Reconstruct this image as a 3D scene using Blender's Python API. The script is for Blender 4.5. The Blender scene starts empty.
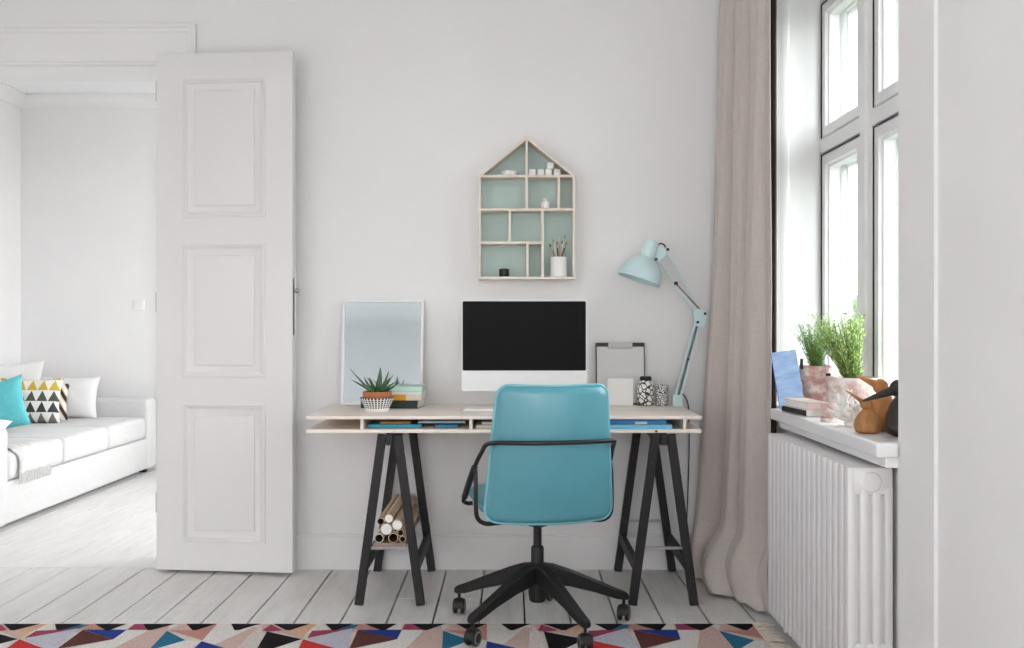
import bpy, bmesh, math, random
from mathutils import Vector, Matrix
S = bpy.context.scene
COL = S.collection
R = math.radians
PI = math.pi
rnd = random.Random(7)

# ------------------------------------------------------------------ camera, sky, exposure
F = 995.6                      # focal length in pixels (35 mm on a 36 mm wide sensor)
CZ = 1.114                     # eye height
cd = bpy.data.cameras.new('camera'); cam = bpy.data.objects.new('camera', cd); COL.objects.link(cam)
cd.lens = 35; cd.sensor_width = 36; cd.clip_start = .05; cd.clip_end = 2000
cam.location = (0, 0, CZ); cam.rotation_euler = (R(90), 0, 0)
S.camera = cam
S.view_settings.view_transform = 'Standard'; S.view_settings.look = 'None'
S.view_settings.gamma = 1; S.view_settings.use_curve_mapping = False
S.view_settings.exposure = .95
S.cycles.max_bounces = 14; S.cycles.diffuse_bounces = 8; S.cycles.glossy_bounces = 4
S.cycles.transparent_max_bounces = 12; S.cycles.sample_clamp_indirect = 6
S.cycles.caustics_reflective = False; S.cycles.caustics_refractive = False
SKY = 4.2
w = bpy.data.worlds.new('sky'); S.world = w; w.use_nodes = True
nt = w.node_tree; nt.nodes.clear()
wo = nt.nodes.new('ShaderNodeOutputWorld'); bg = nt.nodes.new('ShaderNodeBackground')
tc = nt.nodes.new('ShaderNodeTexCoord'); sx = nt.nodes.new('ShaderNodeSeparateXYZ'); cr = nt.nodes.new('ShaderNodeValToRGB')
nt.links.new(tc.outputs['Generated'], sx.inputs[0]); nt.links.new(sx.outputs['Z'], cr.inputs[0])
cr.color_ramp.elements[0].position = 0.0; cr.color_ramp.elements[0].color = (1.0, 1.0, 1.0, 1)
cr.color_ramp.elements[1].position = 1.0; cr.color_ramp.elements[1].color = (.90, .95, 1.0, 1)
nt.links.new(cr.outputs[0], bg.inputs[0])
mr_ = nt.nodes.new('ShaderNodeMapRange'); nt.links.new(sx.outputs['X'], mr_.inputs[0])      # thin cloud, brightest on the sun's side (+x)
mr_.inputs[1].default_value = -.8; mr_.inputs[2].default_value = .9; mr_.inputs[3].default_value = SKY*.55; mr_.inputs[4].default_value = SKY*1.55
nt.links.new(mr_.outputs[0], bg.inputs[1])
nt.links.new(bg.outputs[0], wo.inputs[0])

def portal(loc, rot, sx_, sy_):
    l = bpy.data.lights.new('window_portal', 'AREA'); l.shape = 'RECTANGLE'; l.size = sx_; l.size_y = sy_
    l.cycles.is_portal = True
    o = bpy.data.objects.new('window_portal', l); o.location = loc; o.rotation_euler = rot; COL.objects.link(o)
ROOMX = 1.034; BACKY = 4.536; BACK2 = 4.776; CEIL = 2.885; FARY = 7.70; FARX = -3.80
WZ0, WZ1 = .80, 2.50
RIGHT_OPEN = [(-2.3, -.9), (.1, 1.5), (2.90, 4.09), (5.2, 7.1)]
FRONT_OPEN = [(-3.3, -2.25), (-.9, .95)]
for a, b in RIGHT_OPEN: portal((1.54, (a+b)/2, (WZ0+WZ1)/2), (0, R(90), 0), WZ1-WZ0, b-a)
for a, b in FRONT_OPEN: portal(((a+b)/2, -3.45, (WZ0+WZ1)/2), (R(90), 0, 0), b-a, WZ1-WZ0)
portal((-3.65, -.5, 1.65), (0, R(-90), 0), 1.7, 1.2)  # portal of the unseen left window, added to brighten the right wall
portal((-.25, FARY+.3, 1.65), (R(-90), 0, 0), 2.1, 1.7)

# ------------------------------------------------------------------ helpers
def lin(h):
    if isinstance(h, str):
        h = h.lstrip('#'); c = [int(h[i:i+2], 16)/255 for i in (0, 2, 4)]
    else: c = [v/255 for v in h]
    return tuple(v/12.92 if v <= .04045 else ((v+.055)/1.055)**2.4 for v in c) + (1,)
class NT:
    def __init__(s, name):
        s.m = bpy.data.materials.new(name); s.m.use_nodes = True; s.t = s.m.node_tree
        s.b = s.t.nodes['Principled BSDF']; s._c = None
    def n(s, t, **k):
        x = s.t.nodes.new('ShaderNode'+t)
        for a, v in k.items(): setattr(x, a, v)
        return x
    def l(s, a, b): s.t.links.new(a, b)
    def coord(s, scale=(1, 1, 1), out='Object', rot=(0, 0, 0)):
        c = s.n('TexCoord'); m = s.n('Mapping'); m.inputs['Scale'].default_value = scale; m.inputs['Rotation'].default_value = rot
        s.l(c.outputs[out], m.inputs[0]); return m.outputs[0]
    def noise(s, vec, scale, detail=4, rough=.55):
        x = s.n('TexNoise'); x.inputs['Scale'].default_value = scale; x.inputs['Detail'].default_value = detail
        x.inputs['Roughness'].default_value = rough; s.l(vec, x.inputs['Vector']); return x.outputs['Fac']
    def ramp(s, fac, stops, interp='LINEAR'):
        x = s.n('ValToRGB'); r = x.color_ramp; r.interpolation = interp
        while len(r.elements) < len(stops): r.elements.new(.5)
        for e, (p, c) in zip(r.elements, stops): e.position = p; e.color = c if len(c) == 4 else (*c, 1)
        s.l(fac, x.inputs[0]); return x.outputs[0]
    def math(s, op, a, b=None):
        x = s.n('Math', operation=op)
        for i, v in enumerate((a, b)):
            if v is None: continue
            if isinstance(v, (int, float)): x.inputs[i].default_value = v
            else: s.l(v, x.inputs[i])
        return x.outputs[0]
    def bump(s, h, strength, dist=.002):
        x = s.n('Bump'); x.inputs['Strength'].default_value = strength; x.inputs['Distance'].default_value = dist
        s.l(h, x.inputs['Height']); s.l(x.outputs[0], s.b.inputs['Normal'])
def M(name, col, rough=.5, metal=0, var=.04, vscale=(8, 8, 8), bump=0, bscale=60, spec=.5, sheen=0):
    k = NT(name); c = lin(col)
    v = k.coord(vscale); f = k.noise(v, 1.0)
    lo = tuple(max(0, x*(1-var)) for x in c[:3]); hi = tuple(min(1, x*(1+var)) for x in c[:3])
    k.l(k.ramp(f, [(.3, lo), (.7, hi)]), k.b.inputs['Base Color'])
    k.b.inputs['Roughness'].default_value = rough; k.b.inputs['Metallic'].default_value = metal
    k.b.inputs['Specular IOR Level'].default_value = spec
    if sheen: k.b.inputs['Sheen Weight'].default_value = sheen
    if bump: k.bump(k.noise(k.coord((1, 1, 1)), bscale, 3), bump)
    return k.m
def wood(name, lo, hi, sc, rough=.55, bump=.15):
    k = NT(name); v = k.coord(sc); f = k.noise(v, 1.0, 8, .65); g = k.noise(k.coord((2, 2, 2)), 1.2, 2)
    mx = k.math('ADD', k.math('MULTIPLY', f, .75), k.math('MULTIPLY', g, .25))
    k.l(k.ramp(mx, [(.3, lin(lo)), (.62, lin(hi))]), k.b.inputs['Base Color'])
    k.b.inputs['Roughness'].default_value = rough; k.bump(f, bump, .001); return k.m

# ---- bmesh shapes
def box(bm, x0, x1, y0, y1, z0, z1, bev=0, seg=2):
    v = [bm.verts.new((x, y, z)) for x in (x0, x1) for y in (y0, y1) for z in (z0, z1)]
    fs = [bm.faces.new([v[i] for i in q]) for q in ((0, 1, 3, 2), (4, 6, 7, 5), (0, 4, 5, 1), (2, 3, 7, 6), (0, 2, 6, 4), (1, 5, 7, 3))]
    if bev:
        ed = list({e for f in fs for e in f.edges})
        bmesh.ops.bevel(bm, geom=ed, offset=bev, segments=seg, profile=.5, affect='EDGES')
    return v
def loft(bm, rings, cap=True, closed=True, uv=None):
    rr = [[bm.verts.new(p) for p in r] for r in rings]
    n = len(rr[0])
    for i in range(len(rr)-1):
        for j in range(n if closed else n-1):
            k = (j+1) % n
            f = bm.faces.new((rr[i][j], rr[i][k], rr[i+1][k], rr[i+1][j]))
            if uv:
                for lp, (a, b) in zip(f.loops, ((i, j), (i, j+1), (i+1, j+1), (i+1, j))): lp[uv].uv = (b/n, a/(len(rr)-1))
    if cap:
        bm.faces.new(rr[0][::-1]); bm.faces.new(rr[-1])
    return rr
def lathe(bm, prof, n=32, c=(0, 0, 0), ax=None, cap=True, zuv=True):
    """prof: list of (r, z); revolved about local z, placed at c with axis ax"""
    uv = bm.loops.layers.uv.verify()
    m = Matrix.Translation(c)
    if ax is not None: m = m @ Vector(ax).to_track_quat('Z', 'Y').to_matrix().to_4x4()
    rings = [[m @ Vector((max(r, 1e-5)*math.cos(2*PI*j/n), max(r, 1e-5)*math.sin(2*PI*j/n), z)) for j in range(n)] for r, z in prof]
    rr = [[bm.verts.new(p) for p in r] for r in rings]
    for i in range(len(rr)-1):
        for j in range(n):
            k = (j+1) % n
            f = bm.faces.new((rr[i][j], rr[i][k], rr[i+1][k], rr[i+1][j]))
            for lp, (a, b) in zip(f.loops, ((i, j), (i, j+1), (i+1, j+1), (i+1, j))): lp[uv].uv = (b/n, prof[a][1])
    if cap:
        if prof[0][0] > 1e-4: bm.faces.new(rr[0][::-1])
        if prof[-1][0] > 1e-4: bm.faces.new(rr[-1])
def cyl(bm, a, b, r, n=16, r2=None):
    a = Vector(a); b = Vector(b); d = b-a
    lathe(bm, [(r, 0), (r2 if r2 is not None else r, d.length)], n, a, d)
def catmull(P, k=6):
    P = [Vector(p) for p in P]; out = []
    for i in range(len(P)-1):
        p0 = P[max(i-1, 0)]; p1 = P[i]; p2 = P[i+1]; p3 = P[min(i+2, len(P)-1)]
        for j in range(k):
            t = j/k
            out.append(.5*((2*p1)+(p2-p0)*t+(2*p0-5*p1+4*p2-p3)*t*t+(3*p1-p0-3*p2+p3)*t**3))
    out.append(P[-1]); return out
def tube(bm, pts, r, n=10, smooth=0, flat=None):
    P = catmull(pts, smooth) if smooth else [Vector(p) for p in pts]
    rs = r if isinstance(r, (list, tuple)) else None
    if rs and len(rs) != len(P):
        rs = [rs[min(int(i/(len(P)-1)*(len(rs)-1)), len(rs)-2)]*(1-(i/(len(P)-1)*(len(rs)-1)) % 1)+rs[min(int(i/(len(P)-1)*(len(rs)-1))+1, len(rs)-1)]*((i/(len(P)-1)*(len(rs)-1)) % 1) for i in range(len(P)-1)]+[rs[-1]]
    up = None; rings = []
    for i, p in enumerate(P):
        d = (P[min(i+1, len(P)-1)]-P[max(i-1, 0)]).normalized()
        if up is None:
            up = d.orthogonal().normalized()
        up = (up-d*up.dot(d)).normalized(); s = d.cross(up)
        rad = rs[i] if rs else r
        rings.append([p+(up*math.cos(2*PI*j/n)+s*math.sin(2*PI*j/n))*rad for j in range(n)])
    loft(bm, rings)
def bar(bm, a, b, wx, wy, up=(0, 1, 0)):
    """rectangular bar from a to b; wy along up"""
    a = Vector(a); b = Vector(b); d = (b-a).normalized(); u = Vector(up); u = (u-d*u.dot(d)).normalized(); s = d.cross(u)
    rings = [[p+s*sx*wx/2+u*sy*wy/2 for sx, sy in ((-1, -1), (1, -1), (1, 1), (-1, 1))] for p in (a, b)]
    loft(bm, rings)
def prism(bm, poly, y0, y1):
    """poly: (x,z) list, extruded along y"""
    loft(bm, [[(x, y0, z) for x, z in poly], [(x, y1, z) for x, z in poly]])
def rrect(w, h, r, n=6, taper=0):
    pts = []
    for cx, cz, a0 in ((w/2-r, h/2-r, 0), (-w/2+r, h/2-r, 90), (-w/2+r, -h/2+r, 180), (w/2-r, -h/2+r, 270)):
        for i in range(n+1):
            a = R(a0+90*i/n); x = cx+r*math.cos(a); z = cz+r*math.sin(a)
            pts.append((x*(1-taper*(z/h+.5)), z))
    return pts
def slab(bm, outline, prof, y=0):
    """puffy slab: outline (x,z) loop, prof list of (scale, inset, y)"""
    rings = []
    for s, ins, yy in prof:
        ring = []
        for x, z in outline:
            l = math.hypot(x, z) or 1
            k = s*(1-ins/l)
            ring.append((x*k, y+yy, z*k))
        rings.append(ring)
    loft(bm, rings)
def xf(bm, m): bmesh.ops.transform(bm, matrix=m, verts=bm.verts); return bm
def obj(name, bm, mat, parent=None, smooth=35, off=None, bevel=0, subd=0, solid=0):
    if off is not None: bmesh.ops.translate(bm, vec=-Vector(off), verts=bm.verts)
    bmesh.ops.recalc_face_normals(bm, faces=bm.faces)
    me = bpy.data.meshes.new(name); bm.to_mesh(me); bm.free()
    for m in (mat if isinstance(mat, (list, tuple)) else [mat]): me.materials.append(m)
    o = bpy.data.objects.new(name, me); COL.objects.link(o)
    if parent is not None: o.parent = parent
    if smooth:
        me.shade_smooth(); me.set_sharp_from_angle(angle=R(smooth))
    if solid:
        md = o.modifiers.new('solid', 'SOLIDIFY'); md.thickness = solid; md.offset = 0
    if bevel:
        md = o.modifiers.new('bevel', 'BEVEL'); md.width = bevel; md.segments = 2; md.limit_method = 'ANGLE'; md.angle_limit = R(40)
    if subd:
        md = o.modifiers.new('subd', 'SUBSURF'); md.levels = subd; md.render_levels = subd
    return o
def tag(o, label=None, cat=None, group=None, kind=None):
    if label: o['label'] = label
    if cat: o['category'] = cat
    if group: o['group'] = group
    if kind: o['kind'] = kind
    return o
def thing(name, label, cat, loc=(0, 0, 0), rz=0, group=None, kind=None):
    o = bpy.data.objects.new(name, None); COL.objects.link(o); o.empty_display_size = .05
    o.location = loc; o.rotation_euler = (0, 0, rz)
    return tag(o, label, cat, group, kind)
def BM(): return bmesh.new()
def bx(name, dims, mat, parent=None, bev=.002, off=None, **k):
    b = BM(); box(b, *dims); return obj(name, b, mat, parent, bevel=bev, off=off, **k)
def dup(root, loc, label=None, rz=None, group=None):
    r = root.copy(); COL.objects.link(r); r.location = loc
    if rz is not None: r.rotation_euler[2] = rz
    if label: r['label'] = label
    if group: r['group'] = group
    for ch in list(root.children):
        c = ch.copy(); COL.objects.link(c); c.parent = r
        for g in ch.children:
            d = g.copy(); COL.objects.link(d); d.parent = c
    return r

# ------------------------------------------------------------------ materials
m_wall = M('wall_paint', '#e9e8e8', .75, var=.012, vscale=(3, 3, 3), bump=.05, bscale=180, spec=.25)
m_ceil = M('ceiling_paint', '#eeeeef', .8, var=.01)
m_trim = M('trim_paint', '#e8e7e7', .42, var=.012, vscale=(4, 4, 4), spec=.4)
m_door = M('door_paint', '#dfdddd', .42, var=.014, vscale=(3, 3, 2), spec=.4)
m_win = M('window_paint', '#efefef', .35, var=.01)
m_gap = M('sash_gap_shade', '#1b1a1a', .6)
m_rad = M('radiator_enamel', '#e9e7e7', .35, var=.01)
m_black = M('black_metal', '#141315', .42, var=.06)
m_blackp = M('black_plastic', '#161516', .5, var=.06)
m_blackw = M('black_stained_wood', '#1b191c', .6, var=.15, vscale=(40, 40, 4), bump=.2, bscale=90)
m_chrome = M('brushed_metal', '#b9b9ba', .3, 1, var=.03)
m_grey = M('grey_plastic', '#7d7c7c', .5)
m_white = M('white_gloss', '#eeeeee', .3, var=.01)
m_paper = M('white_paper', '#efeeec', .8, var=.02)
m_cream = M('cream_paper', '#e0d6c4', .8, var=.03)
m_mint = M('mint_enamel', '#cbe2e5', .4, var=.02)
m_mintd = M('mint_dark', '#bcd8d5', .45, var=.02)
m_screen = M('screen_black', '#131212', .45, var=.02, spec=.08)
m_alu = M('silver_aluminium', '#e2e2e3', .35, 0, var=.01)
m_ply = wood('pale_plywood', '#e2d6c9', '#f4ebe1', (1.2, 22, 22))
m_plyshelf = wood('birch_ply', '#d8ccbd', '#ece3d8', (14, 14, 5))
m_sage = M('sage_panel', '#bbcfcb', .6, var=.03, vscale=(3, 3, 3))
def make_floor_mat():
    k = NT('whitewashed_boards')
    v = k.coord((9, 1.0, 9)); f = k.noise(v, 2.2, 9, .7); g = k.noise(k.coord((1.3, .7, 1)), 1.6, 4); h = k.noise(k.coord((60, 3, 10)), 2.0, 6, .7)
    mx = k.math('ADD', k.math('ADD', k.math('MULTIPLY', f, .5), k.math('MULTIPLY', g, .25)), k.math('MULTIPLY', h, .25))
    k.l(k.ramp(mx, [(.30, lin('#a9a6a3')), (.42, lin('#d3d1cf')), (.6, lin('#e3e1df'))]), k.b.inputs['Base Color'])
    k.b.inputs['Roughness'].default_value = .5; k.b.inputs['Specular IOR Level'].default_value = .35
    k.bump(f, .25, .001); return k.m
m_floor = make_floor_mat()
m_under = M('subfloor_dark', '#3a3836', .9)
def make_linen(name, lo, hi, s=1):
    k = NT(name)
    a = k.noise(k.coord((300*s, 300*s, 18*s)), 1, 3); b_ = k.noise(k.coord((20*s, 20*s, 300*s)), 1, 3)
    mx = k.math('ADD', k.math('MULTIPLY', a, .5), k.math('MULTIPLY', b_, .5))
    k.l(k.ramp(mx, [(.35, lin(lo)), (.65, lin(hi))]), k.b.inputs['Base Color'])
    k.b.inputs['Roughness'].default_value = .9; k.b.inputs['Sheen Weight'].default_value = .15; k.b.inputs['Specular IOR Level'].default_value = .1
    k.bump(mx, .2, .0006); return k.m
m_linen = make_linen('beige_linen', '#beb4ae', '#cbc2bc')
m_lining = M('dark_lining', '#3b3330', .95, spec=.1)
m_teal = M('teal_leather', '#5397a4', .30, var=.05, vscale=(5, 5, 5), bump=.12, bscale=260, spec=.75)
m_tealw = M('teal_welt', '#74b8c4', .4, var=.03)
m_sofa = make_linen('white_sofa_cloth', '#c6c6c6', '#d2d2d1')
m_pilw = make_linen('white_pillow_cloth', '#dcdcdc', '#e6e6e6')
m_pilt = make_linen('turquoise_pillow_cloth', '#56b0b8', '#6cc3ca')
m_throw = make_linen('grey_throw_cloth', '#c2c2c1', '#d2d2d1')
m_glass = None
def make_glass(name, tint, glossy=.06):
    k = NT(name); k.t.nodes.remove(k.b)
    t = k.n('BsdfTransparent'); t.inputs[0].default_value = tint
    g = k.n('BsdfGlossy'); g.inputs['Roughness'].default_value = .02; g.inputs[0].default_value = (1, 1, 1, 1)
    fr0 = k.n('LayerWeight'); fr0.inputs[0].default_value = .5
    mx = k.n('MixShader'); fo = k.math('ADD', k.math('MULTIPLY', k.math('POWER', fr0.outputs['Facing'], 5), .55), .04); k.l(fo, mx.inputs[0]); k.l(t.outputs[0], mx.inputs[1]); k.l(g.outputs[0], mx.inputs[2])
    k.l(mx.outputs[0], k.t.nodes['Material Output'].inputs[0]); return k.m
m_glass = make_glass('window_glass', (.93, .955, .95, 1))

# ------------------------------------------------------------------ room shell
def struct(name, bm, mat, label, **k):
    return tag(obj(name, bm, mat, **k), label, {'floor': 'floor', 'ceiling': 'ceiling', 'wall': 'wall', 'baseboard': 'baseboard', 'trim': 'trim'}.get(name.split('_')[0], name.split('_')[0]), kind='structure')
# floor boards run away from the camera; real 6 mm gaps
b = BM(); rf = random.Random(3)
x = -.8136 - .1723*18
while x < 1.5:
    cuts = [-3.1, 4.545]
    for y0, y1 in ((-3.1, 4.545), (4.765, 7.8)):
        ys = [y0]; yy = y0+rf.uniform(.6, 2.6)
        while yy < y1-.5: ys.append(yy); yy += rf.uniform(2.0, 3.4)
        ys.append(y1)
        for a, c in zip(ys, ys[1:]):
            g = .0035
            xa, xb = x+g, x+.1723-g
            if x < -2.4 and False: pass
            dz = rf.uniform(-.0006, .0006)
            box(b, xa, xb, a+.0012, c-.0012, -.03, dz)
    x += .1723
box(b, -3.9, 1.5, 4.548, 4.762, -.03, .0015)
struct('floor', b, m_floor, 'white painted floorboards running away under the desk and rug', bevel=.0015)
tag(bx('floor', (-4.1, 1.6, -3.2, 7.9, -.12, -.028), m_under, bev=0), 'dark subfloor seen in the gaps between white floorboards', 'floor', kind='structure')
b = BM(); box(b, -4.1, 1.6, -3.5, 8.05, CEIL, CEIL+.1); struct('ceiling', b, m_ceil, 'plain white ceiling above both rooms')
# back wall with the doorway X -3.0 .. -1.6
DX0, DX1, DZ = -3.02, -1.602, 2.294
b = BM(); box(b, -3.8, DX0, BACKY, BACK2, -.03, CEIL); box(b, DX1, 1.2, BACKY, BACK2, -.03, CEIL); box(b, DX0, DX1, BACKY, BACK2, DZ, CEIL)
struct('wall_back', b, m_wall, 'pale grey-white wall behind the desk with the open doorway')
b = BM(); box(b, -3.6, -3.4, -3.2, -1.1, -.03, CEIL); box(b, -3.6, -3.4, .1, BACKY, -.03, CEIL); box(b, -3.6, -3.4, -1.1, .1, -.03, WZ0); box(b, -3.6, -3.4, -1.1, .1, WZ1, CEIL); struct('wall_left', b, m_wall, 'white side wall of the study, left of the doorway')  # the opening is for an added window out of view, for extra light
# right wall, thick, with window openings
b = BM(); OX = 1.50
ys = -3.4
for i, (a, c) in enumerate(RIGHT_OPEN):
    n0 = 2.665 if i == 2 else a
    if i == 2: box(b, 1.044, OX, ys, 2.44, -.03, CEIL); ys = 2.44
    box(b, ROOMX if i > 1 else 1.044, OX if i < 3 else 1.40, ys, n0, -.03, CEIL)
    if i == 2:
        box(b, 1.082, OX, 2.665, 4.10, -.03, .756)          # thin parapet at the back of the niche
        box(b, 1.22, OX, 2.665, a, .76, 2.5)
        box(b, ROOMX, OX, n0, 4.10, WZ1, CEIL); box(b, ROOMX, 1.32, 4.10, 4.60, -.03, CEIL); ys = 4.60
    else:
        box(b, ROOMX, OX, a, c, -.03, WZ0); box(b, ROOMX, OX, a, c, WZ1, CEIL); ys = c
box(b, ROOMX, 1.40, ys, 8.0, -.03, CEIL)
struct('wall_right', b, m_wall, 'pale window wall with the radiator niche, filling the right edge')
b = BM(); xs = -3.6
for a, c in FRONT_OPEN:
    box(b, xs, a, -3.4, -3.0, -.03, CEIL); box(b, a, c, -3.4, -3.0, -.03, WZ0); box(b, a, c, -3.4, -3.0, WZ1, CEIL); xs = c
box(b, xs, ROOMX, -3.4, -3.0, -.03, CEIL); struct('wall_front', b, m_wall, 'window wall behind the camera')
b = BM(); box(b, FARX-.2, FARX, BACK2, 8.0, -.03, CEIL); struct('wall_far_left', b, m_wall, 'white side wall behind the sofa in the next room')
b = BM(); box(b, FARX, -1.3, FARY, FARY+.3, -.03, CEIL); box(b, -1.3, .8, FARY, FARY+.3, -.03, .8); box(b, -1.3, .8, FARY, FARY+.3, 2.5, CEIL); box(b, .8, ROOMX, FARY, FARY+.3, -.03, CEIL)
struct('wall_far', b, m_wall, 'far white wall of the next room seen through the doorway')
# baseboards
def base_prof(h): return [(0, 0), (.020, 0), (.020, h-.012), (.018, h-.010), (.010, h-.010), (.010, h-.002), (.008, h), (0, h)]
def baseboard(name, x0, x1, y, h, label, sgn=-1):
    b = BM(); loft(b, [[(x, y+sgn*d, z) for d, z in base_prof(h)] for x in (x0, x1)]); return struct(name, b, m_trim, label)
baseboard('baseboard_back', -1.435, ROOMX, BACKY, .158, 'tall white baseboard along the wall under the desk')
baseboard('baseboard_far', FARX, -2.72, FARY, .158, 'white baseboard along the far wall behind the sofa')
# cornices
def cornice(name, pts, label):
    pr = [(0, 0), (0, -.105), (.012, -.105), (.016, -.08), (.045, -.035), (.07, -.018), (.07, 0)]
    b = BM()
    (x0, y0), (x1, y1), (nx, ny) = pts
    loft(b, [[(x+nx*d, y+ny*d, CEIL+z) for d, z in pr] for x, y in ((x0, y0), (x1, y1))]); struct(name, b, m_trim, label)
cornice('trim_1', ((FARX, FARY), (ROOMX, FARY), (0, -1)), 'moulded white cornice on the far wall of the next room')
cornice('trim_2', ((FARX, BACK2), (FARX, FARY), (1, 0)), 'moulded white cornice above the sofa side wall')
cornice('trim_3', ((-3.4, -3.0), (ROOMX, -3.0), (0, 1)), 'moulded cornice behind the camera')
# doorway casing on the study side: stepped moulding
def casing(name, xo, zo, y, width, label, xin=None, z0=0, left=None, both=False):
    """profile across the width: (distance from the outer edge, projection)"""
    pr = [(0, 0), (0, .026), (.010, .030), (.018, .030), (.022, .022), (.034, .020), (.040, .014), (width-.012, .012), (width-.010, .016), (width-.002, .016), (width, .014), (width, 0)]
    b = BM()
    rings = []
    path = [((xo, z0), (-1, 0)), ((xo, zo), (-1, -1)), ((left, zo), ((1, -1) if both else (0, -1)))]
    if both: path.append(((left, z0), (1, 0)))
    for (px, pz), (dx, dz) in path: rings.append([(px+dx*d, y-p, pz+dz*d) for d, p in pr])
    loft(b, rings); return struct(name, b, m_trim, label)
casing('trim_4', -1.435, 2.476, BACKY, .167, 'wide moulded white casing around the open doorway', left=-3.19, both=True)
casing('trim_5', -2.50+.98, 2.46, FARY, .10, 'white door casing on the far wall behind the sofa', left=-2.72, both=True)
# jamb lining and stop of the doorway
b = BM(); box(b, DX0, DX1, BACKY+.01, BACK2-.01, DZ-.02, DZ); box(b, DX1-.02, DX1, BACKY+.01, BACK2-.01, 0, DZ-.02); box(b, DX0, DX0+.02, BACKY+.01, BACK2-.01, 0, DZ-.02)
struct('trim_6', b, m_trim, 'white lining of the doorway opening', bevel=.002)
# closed door in the far wall
b = BM(); box(b, -2.62, -1.62, FARY-.012, FARY, 0, 2.36); struct('door_2', b, m_trim, 'closed white door in the far wall', bevel=.002)

# ---- the open door leaf, folded back against the wall
def door_leaf():
    W, H, T = .628, 2.304, .042
    panels = [(.121, .505, .125, .745), (.121, .505, .860, 1.457), (.121, .505, 1.573, 2.192)]
    b = BM()
    # front face as strips around the panels
    def q(x0, x1, z0, z1):
        b.faces.new([b.verts.new(p) for p in ((x0, 0, z0), (x1, 0, z0), (x1, 0, z1), (x0, 0, z1))])
    q(0, .121, 0, H); q(.505, W, 0, H)
    zc = 0
    for x0, x1, z0, z1 in panels: q(x0, x1, zc, z0); zc = z1
    q(.121, .505, zc, H)
    prof = [(0, 0), (.002, -.006), (.010, -.008), (.014, -.003), (.018, -.003), (.022, .004), (.030, .007), (.052, .011), (.056, .006), (.072, .002)]
    for x0, x1, z0, z1 in panels:
        rings = [[(x0+d, y, z0+d), (x1-d, y, z0+d), (x1-d, y, z1-d), (x0+d, y, z1-d)] for d, y in prof]
        rr = loft(b, rings, cap=False); b.faces.new(rr[-1])
    v = {k: b.verts.new(k) for k in [(x, y, z) for x in (0, W) for y in (0, T) for z in (0, H)]}
    for f in ([(0, 0, 0), (0, T, 0), (0, T, H), (0, 0, H)], [(W, 0, 0), (W, T, 0), (W, T, H), (W, 0, H)], [(0, T, 0), (W, T, 0), (W, T, H), (0, T, H)], [(0, 0, 0), (W, 0, 0), (W, T, 0), (0, T, 0)], [(0, 0, H), (W, 0, H), (W, T, H), (0, T, H)]):
        b.faces.new([v[p] for p in f])
    bmesh.ops.remove_doubles(b, verts=b.verts, dist=1e-5)
    return b
dr = thing('door_1', 'open white three-panel door leaf folded back against the wall', 'door', (-1.592, 4.458, .016), R(-6.3), kind='structure')
obj('door_leaf', door_leaf(), m_door, dr, smooth=25)
b = BM(); cyl(b, (.636, .012, 1.045), (.636, .012, 1.305), .0035, 8)
bolt = obj('bolt_rod', b, m_chrome, dr)
b = BM(); lathe(b, [(.004, 0), (.009, .004), (.011, .012), (.008, .02), (.001, .022)], 12, (.636, .012, 1.245), (1, -.3, 0)); obj('bolt_knob', b, m_chrome, bolt)
bx('bolt_plate', (.627, .631, .004, .022, 1.05, 1.30), m_grey, bolt, bev=0)
b = BM()
for z in (.25, 1.15, 2.1): cyl(b, (-.006, .02, z), (-.006, .02, z+.09), .007, 10)
obj('hinge', b, m_chrome, dr)

# ------------------------------------------------------------------ window_1 in the niche, sill
wn = thing('window_1', 'tall white casement window above the radiator niche', 'window', (1.27, 3.5, .8), kind='structure')
wloc = wn.location.copy()
def wpart(name, fn, mat=m_win, parent=None, bev=.003):
    b = BM(); fn(b)
    if parent is None: return obj(name, b, mat, wn, off=wloc, bevel=bev)
    return obj(name, b, mat, parent, off=wloc, bevel=bev)
Y0, Y1 = 3.03, 4.085; ZB, ZT = .84, 2.455
def frame_fn(b):
    X0, X1 = 1.268, 1.375
    box(b, X0, X1, 4.082, 4.10, .79, 2.5); box(b, X0, X1, 2.90, Y0-.004, .79, 2.5)
    box(b, X0, X1, 2.90, 4.10, .79, ZB); box(b, X0, X1, 2.90, 4.10, 2.425, 2.5)
    box(b, 1.262, X1, 3.494, 3.616, .79, 2.5)                 # mullion
    box(b, 1.264, X1, 2.90, 4.09, 1.81, 1.866)                # transom
    box(b, 1.25, 1.27, 3.53, 3.56, .79, 2.5)
wpart('window_frame', frame_fn)
b_ = [(3.034, 3.490), (3.620, 4.078)]
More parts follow.
